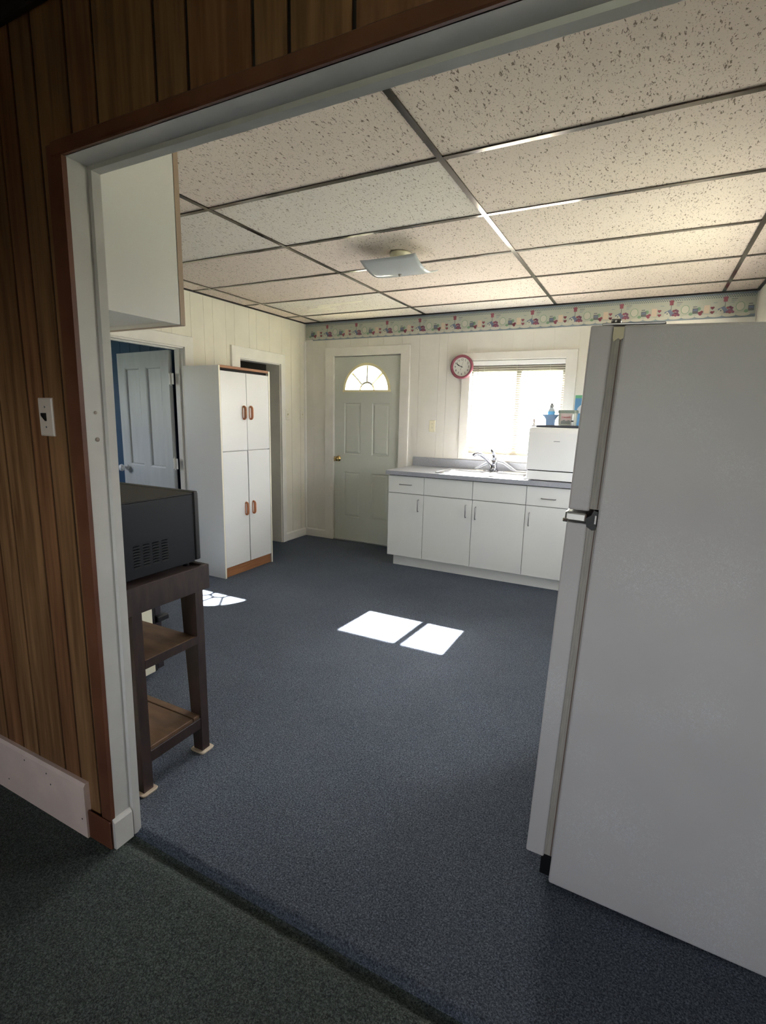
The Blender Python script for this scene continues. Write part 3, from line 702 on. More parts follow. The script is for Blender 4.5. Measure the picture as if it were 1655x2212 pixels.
# ------------------------------------------------------------------ outlet and switches
def plate_parts(e, mp, m, kind):
    w, h = .035, .057
    MB().loft([[mp(s*a, t_*c, d) for s, t_ in ((-1, -1), (1, -1), (1, 1), (-1, 1))] for a, c, d in ((w, h, 0), (w, h, .003), (w-.004, h-.004, .006))]).build('cover_plate', m, e)
    if kind == 'outlet':
        for c in (-.019, .019):
            r = MB().loft([[mp(.014*math.cos(2*math.pi*k/14), c+.0135*math.sin(2*math.pi*k/14), d) for k in range(14)] for d in (.006, .0078)]).build('receptacle', m, e)
            for u in (-.0055, .0055): MB().loft([[mp(u+a, c+.003+b_, .0079) for a, b_ in ((-.0012, -.004), (.0012, -.004), (.0012, .004), (-.0012, .004))], [mp(u+a, c+.003+b_, .0084) for a, b_ in ((-.0012, -.004), (.0012, -.004), (.0012, .004), (-.0012, .004))]]).build('slot', M_INK, r)
    else:
        mt = M_BLKPL if kind == 'black' else M_IVORY
        MB().loft([[mp(s*.005, t_*.012, .0062) for s, t_ in ((-1, -1), (1, -1), (1, 1), (-1, 1))], [mp(s*.004, .008+t_*.004, .017) for s, t_ in ((-1, -1), (1, -1), (1, 1), (-1, 1))]]).build('toggle', mt, e)
    for c in ((0,) if kind == 'outlet' else (-.03, .03)): MB().loft([[mp(.003*math.cos(2*math.pi*k/8), c+.003*math.sin(2*math.pi*k/8), d) for k in range(8)] for d in (.006, .0068)]).build('screw', M_PULL, e)
e = empty('wall_outlet', (1.547, 0, 1.25), 'ivory double outlet between entry door and clock', 'outlet'); plate_parts(e, lambda u, v, d: (1.547+u*.9, -d, 1.306+v), M_IVORY, 'outlet')
e = empty('light_switch', (0, -.352, 1.33), 'cream light switch beside the closet doorway', 'light switch'); plate_parts(e, lambda u, v, d: (d, -.325+u*.9, 1.387+v), M_WALL, 'ivory')
e = empty('light_switch', (0, -.06, 1.33), 'cream light switch close to the room corner', 'light switch'); plate_parts(e, lambda u, v, d: (d, -.062+u*.9, 1.39+v), M_WALL, 'ivory')
e = empty('light_switch', (1.926, YB, 1.308), 'white switch plate with black toggle on brown panelling', 'light switch'); plate_parts(e, lambda u, v, d: (1.926+u*.95, YB-d, 1.366+v*.95), mat('aged_white_plate', (222, 208, 194), .4), 'black')

# ------------------------------------------------------------------ ceiling light
lt = empty('ceiling_light', (2.015, -1.805, H-.145), 'square bent white glass ceiling light on a round cream canopy', 'light fixture')
lx, ly = 2.015, -1.805
MB().lathe([(0, 0), (.066, 0), (.066, -.006), (.058, -.030), (.048, -.034), (0, -.034)], (lx, ly, H-.002), 'z', 28).build('canopy', M_CANOPY, lt)
for dx in (-.03, .03): MB().lathe([(0, 0), (.014, 0), (.014, -.022), (0, -.022)], (lx+dx, ly, H-.034), 'z', 12).build('lamp_socket', M_WHITE, lt)
MB().tube([(lx, ly, H-.03), (lx, ly, H-.126)], .004, 8).build('stem', M_BRASS, lt)
N = 16; hs = .180; zb = H-.122
top, V, F = [], [], []
def shz(u, v): return zb+.046*abs(v)**1.9+.004*abs(u)**4
for i in range(N+1):
    for j in range(N+1):
        u, v = -1+2*i/N, -1+2*j/N; V.append((lx+hs*u, ly+hs*v, shz(u, v)))
nv = len(V); V += [(a, b_, c+.004) for a, b_, c in V]
q = lambda i, j: i*(N+1)+j
for i in range(N):
    for j in range(N):
        F.append((q(i, j), q(i, j+1), q(i+1, j+1), q(i+1, j))); F.append((nv+q(i, j), nv+q(i+1, j), nv+q(i+1, j+1), nv+q(i, j+1)))
for i in range(N):
    for a, c in (((i, 0), (i+1, 0)), ((i+1, N), (i, N)), ((0, i+1), (0, i)), ((N, i), (N, i+1))):
        F.append((q(*a), q(*c), nv+q(*c), nv+q(*a)))
MB().add(V, F, None, True).build('glass_shade', M_SHADE, lt)
MB().lathe([(0, .004), (.010, .002), (.010, -.004), (.006, -.012), (0, -.014)], (lx, ly, zb), 'z', 14).build('finial', M_PULL, lt)

# ------------------------------------------------------------------ pantry cabinet
pn = empty('pantry_cabinet', (.2, -1.405, 0), 'tall white pantry cabinet with oak strips and brown pulls', 'cabinet')
py0, py1 = -1.718, -1.098
box('side_panel', M_PANTRY, .02, .402, py0, py0+.016, 0, 1.762, pn); box('side_panel', M_PANTRY, .02, .402, py1-.016, py1, 0, 1.762, pn)
for y in (py0, py1-.016): box('edge_band', M_CREAMEDGE, .402, .4035, y, y+.016, 0, 1.762, pn)
box('top_panel', M_PANTRY, .02, .395, py0+.016, py1-.016, 1.745, 1.761, pn); box('back_panel', M_PANTRY, .02, .026, py0+.016, py1-.016, 0, 1.745, pn)
box('shelf_panel', M_PANTRY, .026, .38, py0+.016, py1-.016, 1.06, 1.076, pn)
box('cornice_strip', M_OAK, .375, .402, py0+.016, py1-.016, 1.744, 1.7655, pn, .003)
box('dark_recess', M_BLACKGAP, .362, .375, py0+.016, py1-.016, 1.70, 1.744, pn)
box('toe_board', M_OAK, .37, .388, py0+.016, py1-.016, 0, .084, pn)
ym = -1.402
def pull(parent, y, z0, z1, x=.402):
    p = MB(); zz = (z0+z1)/2; hz = (z1-z0)/2-.006
    pts = [(x, y, z0+.006), (x+.014, y, z0+.006), (x+.024, y, z0+.016), (x+.026, y, z0+.03), (x+.026, y, z1-.03), (x+.024, y, z1-.016), (x+.014, y, z1-.006), (x, y, z1-.006)]
    p.tube(pts, .0075, 10, flat=1.2)
    p.loft([[(x+d, y-.012+a*.0, zz) for a in (0,)]*4]) if False else None
    lp = lambda w, h, d: [(x+d, y+w*math.copysign(abs(math.cos(2*math.pi*k/20))**.6, math.cos(2*math.pi*k/20)), zz+h*math.copysign(abs(math.sin(2*math.pi*k/20))**.5, math.sin(2*math.pi*k/20))) for k in range(20)]
    p.loft([lp(.015, hz+.006, 0), lp(.015, hz+.006, .004), lp(.009, hz-.004, .004), lp(.009, hz-.004, 0)], cap0=False, cap1=False, close=True)
    return p.build('pull', M_COPPER, parent)
for y0, y1, z0, z1, hy_, hz0, hz1 in ((py0+.018, ym-.002, 1.079, 1.722, ym-.042, 1.338, 1.452), (ym+.002, py1-.018, 1.079, 1.722, ym+.042, 1.338, 1.452),
                                      (py0+.018, ym-.006, .088, 1.073, ym-.042, .512, .628), (ym+.004, py1-.018, .088, 1.073, ym+.050, .512, .628)):
    d = box('door', M_PANTRY, .385, .402, y0, y1, z0, z1, pn, .0015)
    pull(d, hy_, hz0, hz1)

# ------------------------------------------------------------------ sink run
def base_unit(x0, x1, label, fronts, name='base_cabinet'):
    e = empty(name, ((x0+x1)/2, -.3, 0), label, 'cabinet')
    b = MB(); b.box(x0, x0+.016, -.580, -.01, .10, .866); b.box(x1-.016, x1, -.580, -.01, .10, .866); b.box(x0+.016, x1-.016, -.580, -.01, .10, .116); b.box(x0+.016, x1-.016, -.02, -.01, .116, .866)
    b.box(x0+.016, x1-.016, -.580, -.562, .69, .70); b.box(x0+.016, x1-.016, -.580, -.562, .85, .866)
    b.build('carcass', M_CAB, e)
    box('dark_recess', M_BLACKGAP, x0+.002, x1-.002, -.582, -.5795, .102, .862, e)
    xa = x0+.045 if x0 < 1.4 else x0
    box('toe_kick', M_CAB, xa, x1, -.548, -.53, 0, .10, e)
    if x0 < 1.4: box('toe_kick', M_CAB, xa, xa+.018, -.53, -.01, 0, .10, e)
    for kind, a, c, z0, z1, h in fronts:
        d = box('drawer_front' if kind != 'door' else 'door', M_CAB, a+.002, c-.002, -.600, -.582, z0, z1, e, .0015)
        if h:
            if h[0] == 'h': pts = [(h[1], -.60, h[3]), (h[1], -.622, h[3]), (h[2], -.622, h[3]), (h[2], -.60, h[3])]
            else: pts = [(h[1], -.60, h[2]), (h[1], -.622, h[2]), (h[1], -.622, h[3]), (h[1], -.60, h[3])]
            P_ = [Vector(q_) for q_ in pts]
            full = [P_[0], P_[0].lerp(P_[1], .7), P_[1].lerp(P_[2], .05), P_[1].lerp(P_[2], .95), P_[2].lerp(P_[3], .3), P_[3]]
            MB().tube(full, .0042, 8).build('wire_pull', M_PULL, d)
    return e
base_unit(1.372, 1.729, 'narrow white base cabinet with one drawer beside the entry door', [('drawer', 1.372, 1.729, .701, .858, ('h', 1.492, 1.608, .782)), ('door', 1.372, 1.729, .102, .696, ('v', 1.680, .545, .652))])
base_unit(1.729, 2.637, 'wide white base cabinet with two doors under the sink', [('panel', 1.729, 2.181, .701, .858, None), ('panel', 2.181, 2.637, .701, .858, None), ('door', 1.729, 2.184, .102, .696, ('v', 2.131, .540, .648)), ('door', 2.184, 2.637, .102, .696, ('v', 2.218, .532, .640))])
base_unit(2.637, 3.10, 'white base cabinet with one drawer under the countertop dishwasher', [('drawer', 2.637, 3.10, .701, .858, ('h', 2.76, 2.87, .766)), ('door', 2.637, 3.10, .102, .696, ('v', 2.672, .530, .638))])
ZC = .905
ct = empty('worktop', (2.236, -.3, .868), 'grey speckled laminate worktop on the white base cabinets', 'worktop')
b = MB()
for r in cutrect((1.358, 3.112, -.632, 0), [(1.825, 2.595, -.535, -.125)]): b.box(r[0], r[1], r[2], r[3], .868, ZC)
b.build('slab', M_LAM, ct)
tag(box('backsplash', M_LAM, 1.358, 3.112, -.020, -.0005, ZC+.0005, .993, None, .002), 'low grey laminate backsplash strip standing behind the sink', 'backsplash')
# sink
sk = empty('kitchen_sink', (2.21, -.33, ZC), 'double bowl stainless sink set into the grey worktop', 'sink')
def rr2(x0, x1, y0, y1, r, n=5):
    out = []
    for cx_, cy_, a0 in ((x1-r, y1-r, 0), (x0+r, y1-r, 90), (x0+r, y0+r, 180), (x1-r, y0+r, 270)):
        for k in range(n+1):
            a = math.radians(a0+90*k/n); out.append((cx_+r*math.cos(a), cy_+r*math.sin(a)))
    return out
bowls = [(1.850, 2.190, -.515, -.200), (2.240, 2.575, -.515, -.200)]
rim = MB().plate(rr2(1.805, 2.612, -.558, -.100, .03), [rr2(*q_, .06) for q_ in bowls], ZC+.001, ZC+.006, lambda u, v, t: (u, v, t)).build('rim_plate', M_STEEL, sk)
for q_ in bowls:
    L_ = [[(u, v, z_) for u, v in rr2(q_[0]+k_, q_[1]-k_, q_[2]+k_, q_[3]-k_, max(.06-k_*.3, .03))] for k_, z_ in ((0, ZC+.005), (.004, ZC-.01), (.010, ZC-.13), (.03, ZC-.155), (.12, ZC-.16))]
    MB().loft(L_, cap0=False, smooth=True).build('bowl', M_STEEL, sk)
    MB().lathe([(0, 0), (.035, 0), (.035, .004), (.028, .002), (0, .001)], ((q_[0]+q_[1])/2, (q_[2]+q_[3])/2, ZC-.159), 'z', 18).build('drain', M_PULL, sk)
# raised bead around the rim
MB().tube([(u, v, ZC+.006) for u, v in rr2(1.812, 2.605, -.551, -.107, .028)], .004, 6, closed=True).build('rim_bead', M_STEEL, sk)
# faucet
M_CHROMEF = mat('faucet_chrome', (150, 152, 160), .06, metal=1.0)
fc = empty('kitchen_faucet', (2.232, -.145, ZC+.006), 'chrome single-lever kitchen faucet on the sink', 'faucet')
fx, fy, fz = 2.232, -.145, ZC+.0065
MB().loft([[(fx+.10*a*math.cos(2*math.pi*k/24), fy+.028*a*math.sin(2*math.pi*k/24), z_) for k in range(24)] for a, z_ in ((1, fz), (1, fz+.006), (.9, fz+.010))], smooth=False).build('deck_plate', M_CHROMEF, fc)
MB().lathe([(0, 0), (.034, 0), (.034, .012), (.031, .022), (.030, .060), (.032, .075), (.027, .095), (0, .102)], (fx, fy, fz+.008), 'z', 22).build('body', M_CHROMEF, fc)
MB().tube([(fx, fy-.005, fz+.04), (fx-.03, fy-.03, fz+.085), (fx-.075, fy-.07, fz+.135), (fx-.105, fy-.098, fz+.158), (fx-.132, fy-.120, fz+.162), (fx-.148, fy-.134, fz+.156), (fx-.154, fy-.140, fz+.144)], [.024, .022, .020, .018, .0165, .016, .0155], 14).build('spout', M_CHROMEF, fc)
MB().tube([(fx, fy, fz+.100), (fx+.002, fy, fz+.135), (fx-.008, fy-.012, fz+.175), (fx-.030, fy-.03, fz+.205)], [.021, .017, .013, .009], 12, flat=1.3).build('lever', M_CHROMEF, fc)
MB().lathe([(0, 0), (.018, .002), (.020, .010), (.012, .016), (0, .018)], (fx+.01, fy-.028, fz+.030), 'y', 16).build('cap', M_CHROMEF, fc)
# ------------------------------------------------------------------ countertop dishwasher and things on it
dw = empty('countertop_dishwasher', (2.895, -.33, ZC), 'white countertop dishwasher standing beside the sink', 'dishwasher')
ZD = 1.332
box('housing', M_WHITE, 2.622, 3.09, -.555, -.085, ZC+.012, ZD, dw, .012, 3)
MB().loft([[(2.620, y, z_) for y, z_ in ((-.560, .992), (-.560, 1.30), (-.568, .992))] for _ in (0,)]) if False else None
dd = MB().loft([[(x_, -.556, .993), (x_, -.586, .993), (x_, -.584, 1.15), (x_, -.576, 1.290), (x_, -.566, 1.318), (x_, -.556, 1.327)] for x_ in (2.618, 3.092)]).build('door', M_WHITE, dw)
box('logo_mark', mat('grey_print', (150, 150, 152), .5), 2.815, 2.862, -.5815, -.5795, 1.222, 1.227, dd)
box('kick_panel', M_WHITE, 2.622, 3.088, -.584, -.556, ZC+.008, .984, dw, .003)
box('dark_gap', M_BLACKGAP, 2.624, 3.088, -.562, -.556, .984, .993, dw)
for x_ in (2.66, 3.05):
    for y_ in (-.53, -.12): MB().lathe([(0, 0), (.014, 0), (.014, .013), (0, .013)], (x_, y_, ZC), 'z', 12).build('foot', M_BLKPL, dw)
# dishwasher hoses looping behind the faucet
hs_l = mat('pale_grey_hose', (214, 216, 222), .3)
for k_, dz in enumerate((0, .020)):
    pts = [(2.030+.012*k_, -.075, ZC+.012), (2.09, -.070, ZC+.052-dz), (2.165, -.062, ZC+.095-dz), (2.232, -.060, ZC+.108-dz), (2.30, -.060, ZC+.094-dz), (2.37, -.062, ZC+.050-dz), (2.425-.012*k_, -.070, ZC+.014), (2.52, -.075, ZC+.014), (2.618, -.085, ZC+.02)]
    MB().tube(pts, .0065, 8).build('hose', hs_l, dw)
tr = box('dark_tray', mat('charcoal_mat', (70, 72, 80), .6), 2.650, 3.07, -.52, -.12, ZD+.0005, ZD+.018, None, .006, 2)
tag(tr, 'charcoal tray lying on top of the countertop dishwasher', 'tray')
ZT = ZD+.0185
# blue winged caddy with soap bottle
BC = mat('slate_blue_plastic', (138, 168, 204), .4)
cd = empty('sponge_caddy', (2.742, -.36, ZT), 'slate blue caddy with flared rim on the charcoal tray', 'caddy')
def rl(cx_, cy_, wx, wy, z_): return [(u, v, z_) for u, v in rr2(cx_-wx, cx_+wx, cy_-wy, cy_+wy, min(wx, wy)*.35, 3)]
MB().loft([rl(2.742, -.36, .034, .03, ZT), rl(2.742, -.36, .037, .032, ZT+.045), rl(2.742, -.36, .050, .038, ZT+.066), rl(2.742, -.36, .070, .042, ZT+.084), rl(2.742, -.36, .066, .040, ZT+.086), rl(2.742, -.36, .046, .034, ZT+.066), rl(2.742, -.36, .033, .028, ZT+.045), rl(2.742, -.36, .031, .026, ZT+.006)]).build('tub', BC, cd)
sb = empty('soap_bottle', (2.744, -.36, ZT+.007), 'clear and light blue soap bottle standing in the blue caddy', 'bottle')
zb_ = ZT+.007
MB().loft([rl(2.744, -.36, .026, .018, zb_), rl(2.744, -.36, .027, .019, zb_+.10), rl(2.744, -.36, .022, .016, zb_+.120), rl(2.744, -.36, .013, .012, zb_+.135)], smooth=True).build('bottle_body', mat('pale_clear_plastic', (206, 214, 220), .2), sb)
MB().loft([rl(2.744, -.36, .0276, .0196, zb_+.07), rl(2.744, -.36, .0276, .0196, zb_+.105)]).build('label_band', mat('bright_blue_label', (120, 196, 232), .4), sb)
MB().lathe([(0, 0), (.016, 0), (.016, .018), (.012, .022), (.012, .034), (0, .036)], (2.744, -.36, zb_+.134), 'z', 14).build('cap', mat('grey_cap', (150, 150, 148), .4), sb)
# detergent tub
tb = empty('detergent_tub', (2.878, -.37, ZT), 'pale detergent tub with grey-green lid and red lettering on the tray', 'tub')
MB().loft([rl(2.878, -.37, .066, .05, ZT), rl(2.878, -.37, .070, .053, ZT+.100)]).build('tub_body', mat('pale_sage_plastic', (196, 198, 186), .4), tb)
MB().loft([rl(2.878, -.37, .075, .058, ZT+.098), rl(2.878, -.37, .076, .059, ZT+.112), rl(2.878, -.37, .072, .055, ZT+.122)]).build('lid', mat('grey_green_lid', (140, 152, 142), .4), tb)
MB().loft([[(2.832, -.4246, ZT+.012), (2.912, -.4246, ZT+.012), (2.914, -.4257, ZT+.094), (2.832, -.4257, ZT+.094)], [(2.832, -.4236, ZT+.012), (2.912, -.4236, ZT+.012), (2.914, -.4247, ZT+.094), (2.832, -.4247, ZT+.094)]]).build('label_panel', mat('pinkish_label', (208, 192, 190), .5), tb)
MB().add([(2.834, -.4264, ZT+.012), (2.910, -.4264, ZT+.012), (2.910, -.4266, ZT+.036), (2.892, -.4266, ZT+.044), (2.872, -.4266, ZT+.036), (2.858, -.4266, ZT+.046), (2.834, -.4266, ZT+.034)], [[0, 1, 2, 3, 4, 5, 6]]).build('label_picture', mat('grey_label_print', (140, 146, 142), .5), tb)
text_mesh('Cascade', .021, lambda u, v, t: (2.872+u, -.4262-t, ZT+.066+v), mat('red_print', (196, 70, 84), .5), 'lettering', tb, shear=.15)
# box behind
bx = empty('detergent_box', (2.975, -.26, ZT), 'blue and green carton standing behind the detergent tub', 'box')
box('carton', mat('blue_carton', (92, 142, 186), .5), 2.912, 3.04, -.285, -.235, ZT, ZT+.245, bx)
box('top_band', mat('green_band', (112, 182, 140), .5), 2.9117, 3.0403, -.2853, -.2347, ZT+.222, ZT+.246, bx)
MB().loft([[(2.93, -.2862, ZT+.10), (3.03, -.2862, ZT+.10), (3.03, -.2862, ZT+.17), (2.955, -.2862, ZT+.165), (2.935, -.2862, ZT+.14)], [(2.93, -.2852, ZT+.10), (3.03, -.2852, ZT+.10), (3.03, -.2852, ZT+.17), (2.955, -.2852, ZT+.165), (2.935, -.2852, ZT+.14)]]).build('label_patch', mat('pale_label', (206, 212, 216), .5), bx)
wt = empty('white_tube', (2.918, -.455, ZT), 'slim white tube standing in front of the detergent tub', 'tube')
MB().lathe([(0, 0), (.009, 0), (.009, .085), (.006, .092), (0, .092)], (2.925, -.455, ZT), 'z', 14).build('tube_body', M_WHITE, wt)
MB().lathe([(0, 0), (.0095, 0), (.0095, .010), (0, .010)], (2.925, -.455, ZT+.03), 'z', 14).build('dark_band', M_INK, wt)
br = empty('dish_brush', (2.652, -.50, ZD+.001), 'small tan and white dish brush at the dishwasher corner', 'brush')
MB().lathe([(0, 0), (.018, 0), (.021, .010), (.016, .020), (0, .022)], (2.642, -.525, ZD+.001), 'z', 14).build('brush_head', M_WHITE, br)
MB().tube([(2.642, -.525, ZD+.020), (2.640, -.515, ZD+.040), (2.636, -.505, ZD+.062)], [.006, .005, .008], 10).build('brush_handle', mat('tan_plastic', (182, 160, 142), .5), br)

# ------------------------------------------------------------------ refrigerator (leaning slightly back)
fr = empty('refrigerator', (3.343, -3.06, .0), 'white top-freezer refrigerator seen from its hinge side', 'refrigerator')
fx0, fy0, fy1 = 3.343, -3.42, -2.70
box('body', M_FRIDGE, fx0, fx0+.66, fy0, fy1, .018, 1.619, fr, .006, 2)
for x_ in (fx0+.08, fx0+.58):
    for y_ in (fy0+.06, fy1-.06): MB().lathe([(0, 0), (.018, 0), (.018, .022), (0, .022)], (x_, y_, .0), 'z', 10).build('foot', M_BLKPL, fr)
box('toe_grille', M_BLKPL, fx0-.03, fx0+.004, fy0+.02, fy1-.02, .022, .092, fr)
for nm, z0, z1 in (('freezer_door', 1.158, 1.619), ('fridge_door', .098, 1.124)):
    d = box(nm, M_FRIDGE, fx0-.074, fx0-.022, fy0-.001, fy1, z0, z1, fr, .005, 3)
    g = MB()
    box('gasket', M_GASKET, fx0-.022, fx0+.001, fy0+.007, fy1-.01, z0+.006, z1-.006, d)
    for k_ in range(3): box('gasket_rib', M_GASKETD if k_ == 2 else M_GASKET, fx0-.019+.007*k_, fx0-.016+.007*k_, fy0+.0045, fy0+.0075, z0+.008, z1-.008, d)
    hz0, hz1 = (1.20, 1.46) if nm == 'freezer_door' else (.72, 1.08)
    MB().tube([(fx0-.074, fy1-.05, hz0), (fx0-.112, fy1-.05, hz0+.02), (fx0-.118, fy1-.05, (hz0+hz1)/2), (fx0-.112, fy1-.05, hz1-.02), (fx0-.074, fy1-.05, hz1)], .011, 8, flat=1.6).build('handle', M_WHITE, d)
hg = MB().loft([[(x_, y_, z_) for x_, z_ in ((fx0-.024, 1.118), (fx0-.010, 1.110), (fx0-.001, 1.112), (fx0-.001, 1.160), (fx0-.010, 1.162), (fx0-.016, 1.148), (fx0-.028, 1.140))] for y_ in (fy0-.004, fy0+.05)]).build('centre_hinge', M_BLKPL, fr)
box('hinge_clip', M_WHITE, fx0-.006, fx0-.002, fy0-.0065, fy0-.004, 1.128, 1.150, hg)
M_TRIMC = mat('brushed_chrome_trim', (214, 212, 208), .32, metal=1.0)
box('chrome_trim', M_TRIMC, fx0-.080, fx0-.026, fy0-.003, fy1, 1.127, 1.152, fr, .005, 2)
box('chrome_trim_lip', M_CHROME, fx0-.085, fx0-.07, fy0-.005, fy1, 1.124, 1.134, fr, .002)
box('top_hinge', M_PULL, fx0-.05, fx0+.09, fy0+.012, fy0+.05, 1.620, 1.626, fr, .002)
MB().lathe([(0, 0), (.012, 0), (.012, .010), (0, .012)], (fx0-.02, fy0+.03, 1.626), 'z', 12).build('hinge_cap', M_PULL, fr)
MB().loft([[(fx0-.021, fy0+d_, 1.614), (fx0+.003, fy0+d_, 1.614), (fx0+.003, fy0+d_, 1.588), (fx0-.003, fy0+d_, 1.584), (fx0-.008, fy0+d_, 1.588), (fx0-.018, fy0+d_, 1.580), (fx0-.021, fy0+d_, 1.59)] for d_ in (-.0015, -.0005)]).build('tape_piece', M_TAPE, fr)
fr.rotation_euler = (0, math.radians(1.8), 0)
fr.location.z = .0

# ------------------------------------------------------------------ upper cabinet by the opening
uc = empty('wall_cabinet', (1.67, -3.69, 1.675), 'white wall cabinet hung beside the cased opening above the microwave', 'cabinet')
ux0, ux1, uz0, uz1 = 1.29, 2.052, 1.674, 2.36
b = MB(); b.box(ux0, ux0+.016, YF, -3.552, uz0, uz1); b.box(ux1-.016, ux1, YF, -3.552, uz0, uz1); b.box(ux0+.016, ux1-.016, YF, -3.552, uz1-.016, uz1); b.box(ux0+.016, ux1-.016, YF, YF+.008, uz0, uz1-.016)
b.build('carcass', M_CAB, uc)
box('bottom_panel', M_CAB, ux0+.016, ux1-.016, YF+.008, -3.552, uz0+.012, uz0+.028, uc)
for a, c in ((ux0, (ux0+ux1)/2-.002), ((ux0+ux1)/2+.002, ux1)):
    d = box('door', M_CAB, a, c, -3.549, -3.531, uz0, uz1, uc)
    box('edge_band', M_TANEDGE, c-.0006, c+.0010, -3.5495, -3.5305, uz0, uz1, d)
    box('edge_band', M_TANEDGE, a, c, -3.5492, -3.5308, uz0-.0010, uz0+.0004, d)

# ------------------------------------------------------------------ microwave stand, cups, microwave
sd = empty('microwave_stand', (1.70, -3.60, 0), 'dark stained wooden stand with two brown shelves carrying the microwave', 'stand')
sx0, sx1, sy0, sy1 = 1.40, 1.970, -3.80, -3.392
zap0, zap1 = .698, .797
box('apron', M_STAND, sx1-.02, sx1, sy0, sy1, zap0, zap1, sd, .002); box('apron', M_STAND, sx0, sx0+.02, sy0, sy1, zap0, zap1, sd, .002)
box('apron', M_STAND, sx0+.02, sx1-.02, sy1-.02, sy1, zap0, zap1, sd, .002); box('apron', M_STAND, sx0+.02, sx1-.02, sy0, sy0+.02, zap0, zap1, sd, .002)
box('top_board', M_STAND, sx0+.02, sx1-.02, sy0+.02, sy1-.02, .770, .790, sd)
lx1 = sx1-.004
def leg(xs, inner, y0, y1):
    sg = 1 if xs > 1.7 else -1
    MB().hexa([(xs-sg*.048, y0, .0092), (xs, y0, .0092), (xs, y1, .0092), (xs-sg*.048, y1, .0092)], [(xs-sg*.085, y0, zap0+.01), (xs, y0, zap0+.01), (xs, y1, zap0+.01), (xs-sg*.085, y1, zap0+.01)]).build('leg', M_STAND, sd)
legs = [(lx1-.001, -3.464, -3.426), (lx1-.001, -3.744, -3.704), (sx0+.005, -3.464, -3.426), (sx0+.005, -3.744, -3.704)]
for xs, y0, y1 in legs: leg(xs, 0, y0, y1)
box('middle_shelf', M_SHELF, sx0+.03, sx1-.006, -3.704, -3.464, .484, .516, sd, .003); 
for y0, y1 in ((-3.704, -3.500), (-3.497, -3.420)): box('bottom_shelf', M_SHELF, sx0+.03, sx1-.012, y0, min(y1, -3.464) if y1 > -3.46 else y1, .150, .172, sd, .002)
box('shelf_edge', M_STAND, sx1-.006, sx1-.0035, -3.704, -3.464, .484, .516, sd)
box('shelf_rail', M_STAND, sx1-.028, sx1-.006, -3.704, -3.464, .112, .158, sd, .002)
box('shelf_rail', M_STAND, sx0+.006, sx0+.028, -3.704, -3.464, .112, .158, sd, .002)
for i, (xs, y0, y1) in enumerate(legs):
    sg = 1 if xs > 1.7 else -1; cx_ = xs-sg*.022; cy_ = (y0+y1)/2
    c_ = MB().loft([rl(cx_, cy_, .034, .031, 0), rl(cx_, cy_, .037, .034, .007), rl(cx_, cy_, .035, .032, .0095), rl(cx_, cy_, .028, .025, .009)]).build('furniture_cup', M_COASTER, None)
    tag(c_, ['tan square furniture cup under the stand leg beside the carpet middle', 'tan square furniture cup under the stand leg next to the jamb', 'tan furniture cup under the inner stand leg near the oven front', 'tan furniture cup under the inner stand leg by the partition'][i], 'furniture cup', 'furniture cups under the stand legs')
mw = empty('microwave', (1.67, -3.57, .790), 'black microwave oven with louvred side on the dark stand', 'microwave')
mx0, mx1, my0, my1, mz0, mz1 = 1.425, 1.922, -3.756, -3.418, .806, 1.083
box('housing', M_MICRO, mx0, mx1, my0, my1, mz0, mz1-.006, mw, .003, 2)
box('top_cover', mat('brown_black_top', (24, 21, 20), .6), mx0-.001, mx1+.001, my0, my1, mz1-.006, mz1, mw, .002)
fd = box('door', M_BLKPL, mx0, mx1+.002, my1+.003, my1+.030, mz0+.004, mz1+.003, mw, .006, 2)
box('door_seam', M_MICROD, mx0+.003, mx1-.002, my1-.001, my1+.004, mz0+.006, mz1-.004, mw)
for x_ in (mx0+.05, mx1-.03):
    for y_ in (my0+.04, my1-.02): MB().lathe([(0, 0), (.012, 0), (.012, .017), (0, .017)], (x_, y_, .790), 'z', 10).build('foot', M_BLKPL, mw)
lv = MB().loft([[(mx1, a, c), (mx1+.0035, a+.003, c+.001), (mx1+.0035, b_-.003, c+.001), (mx1, b_, c), (mx1, b_, c+.0055), (mx1, a, c+.0055)] for a, b_, c in ((0, .029, 0), (0, .029, 0))]) if False else None
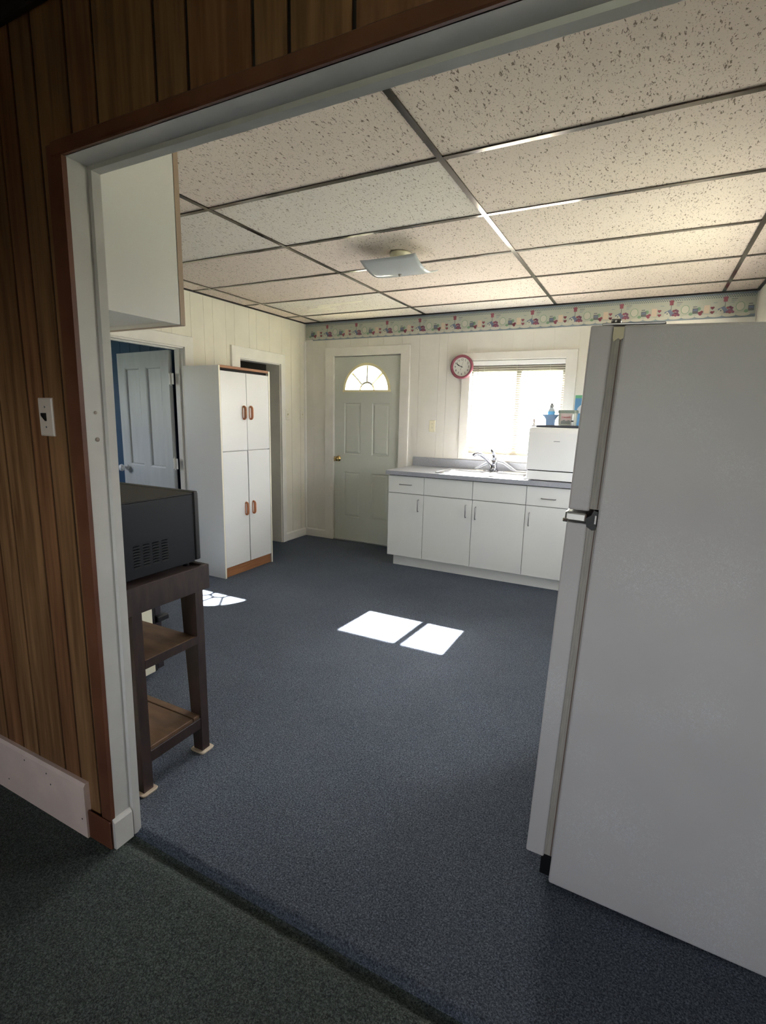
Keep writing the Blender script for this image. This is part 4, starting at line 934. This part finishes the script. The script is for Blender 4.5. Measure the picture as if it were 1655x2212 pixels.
for i in range(4):
    y0 = -3.690+.0395*i
    for j in range(8):
        z_ = .846+.0102*j
        bz = MB()
        n = 6
        pf = [(y0+.030*t_/n, .0055*math.sin(math.pi*t_/n)**.7) for t_ in range(n+1)]
        lo_ = [(mx1+.0005, y_, z_+.0012+h_*.35) for y_, h_ in pf]; hi_ = [(mx1+.0005+h_*.75, y_, z_+.0045+h_*.35) for y_, h_ in pf]
        bk_ = [(mx1-.001, y_, z_+.0055+h_*.35) for y_, h_ in pf]
        V = lo_+hi_+bk_; F = []
        for t_ in range(n): F += [(t_, t_+1, n+2+t_, n+1+t_), (n+1+t_, n+2+t_, 2*n+3+t_, 2*n+2+t_)]
        bz.add(V, F).build('louvre', M_MICRO, mw)
        MB().loft([[(mx1+.0003, y0, z_-.0042), (mx1+.0003, y0+.030, z_-.0042), (mx1+.0003, y0+.030, z_+.001), (mx1+.0003, y0, z_+.001)], [(mx1-.002, y0, z_-.003), (mx1-.002, y0+.030, z_-.003), (mx1-.002, y0+.030, z_+.001), (mx1-.002, y0, z_+.001)]]).build('vent_slot', M_MICROD, mw)

# ------------------------------------------------------------------ kitchen range beside the stand
sv = empty('kitchen_range', (.9, -3.48, 0), 'cream kitchen range with dark oven front beside the microwave stand', 'stove')
vx0, vx1 = .52, 1.277
box('body', M_STOVE, vx0, vx1, -3.83, -3.130, .03, .90, sv, .003)
box('front_gap', M_BLACKGAP, vx0+.004, vx1-.003, -3.130, -3.115, .03, .895, sv)
d = box('oven_door', M_STOVEB, vx0, vx1-.002, -3.115, -3.072, .335, .80, sv, .004)
MB().tube([(vx0+.08, -3.072, .755), (vx0+.08, -3.03, .755), (vx1-.08, -3.03, .755), (vx1-.08, -3.072, .755)], .010, 8).build('oven_handle', M_BLKPL, d)
d = box('storage_drawer', M_STOVEB, vx0, vx1-.002, -3.115, -3.072, .035, .300, sv, .004)
box('drawer_lip', M_BLKPL, vx0+.01, vx1+.012, -3.110, -3.035, .298, .328, d, .005)
box('cooktop', M_BLKPL, vx0-.002, vx1+.002, -3.83, -3.095, .90, .915, sv, .003)
for x_ in (vx0+.2, vx1-.2):
    for y_ in (-3.66, -3.34): MB().lathe([(.05, 0), (.09, 0), (.09, .006), (.05, .008)], (x_, y_, .915), 'z', 20).build('burner_coil', M_MICROD, sv)
box('control_panel', M_STOVE, vx0, vx1, -3.83, -3.78, .915, 1.07, sv, .004)
for k_ in range(4): MB().lathe([(0, 0), (.016, 0), (.014, .018), (0, .02)], (vx0+.12+.17*k_, -3.78, .99), 'y', 12).build('control_knob', M_BLKPL, sv)
for o_ in [c for c in sv.children if c.name.startswith('control_knob')]:
    for v in o_.data.vertices: v.co.y = 2*(-3.78+3.48)-v.co.y
for x_ in (vx0+.05, vx1-.05):
    for y_ in (-3.78, -3.22): MB().lathe([(0, 0), (.015, 0), (.015, .03), (0, .03)], (x_, y_, 0), 'z', 10).build('foot', M_BLKPL, sv)
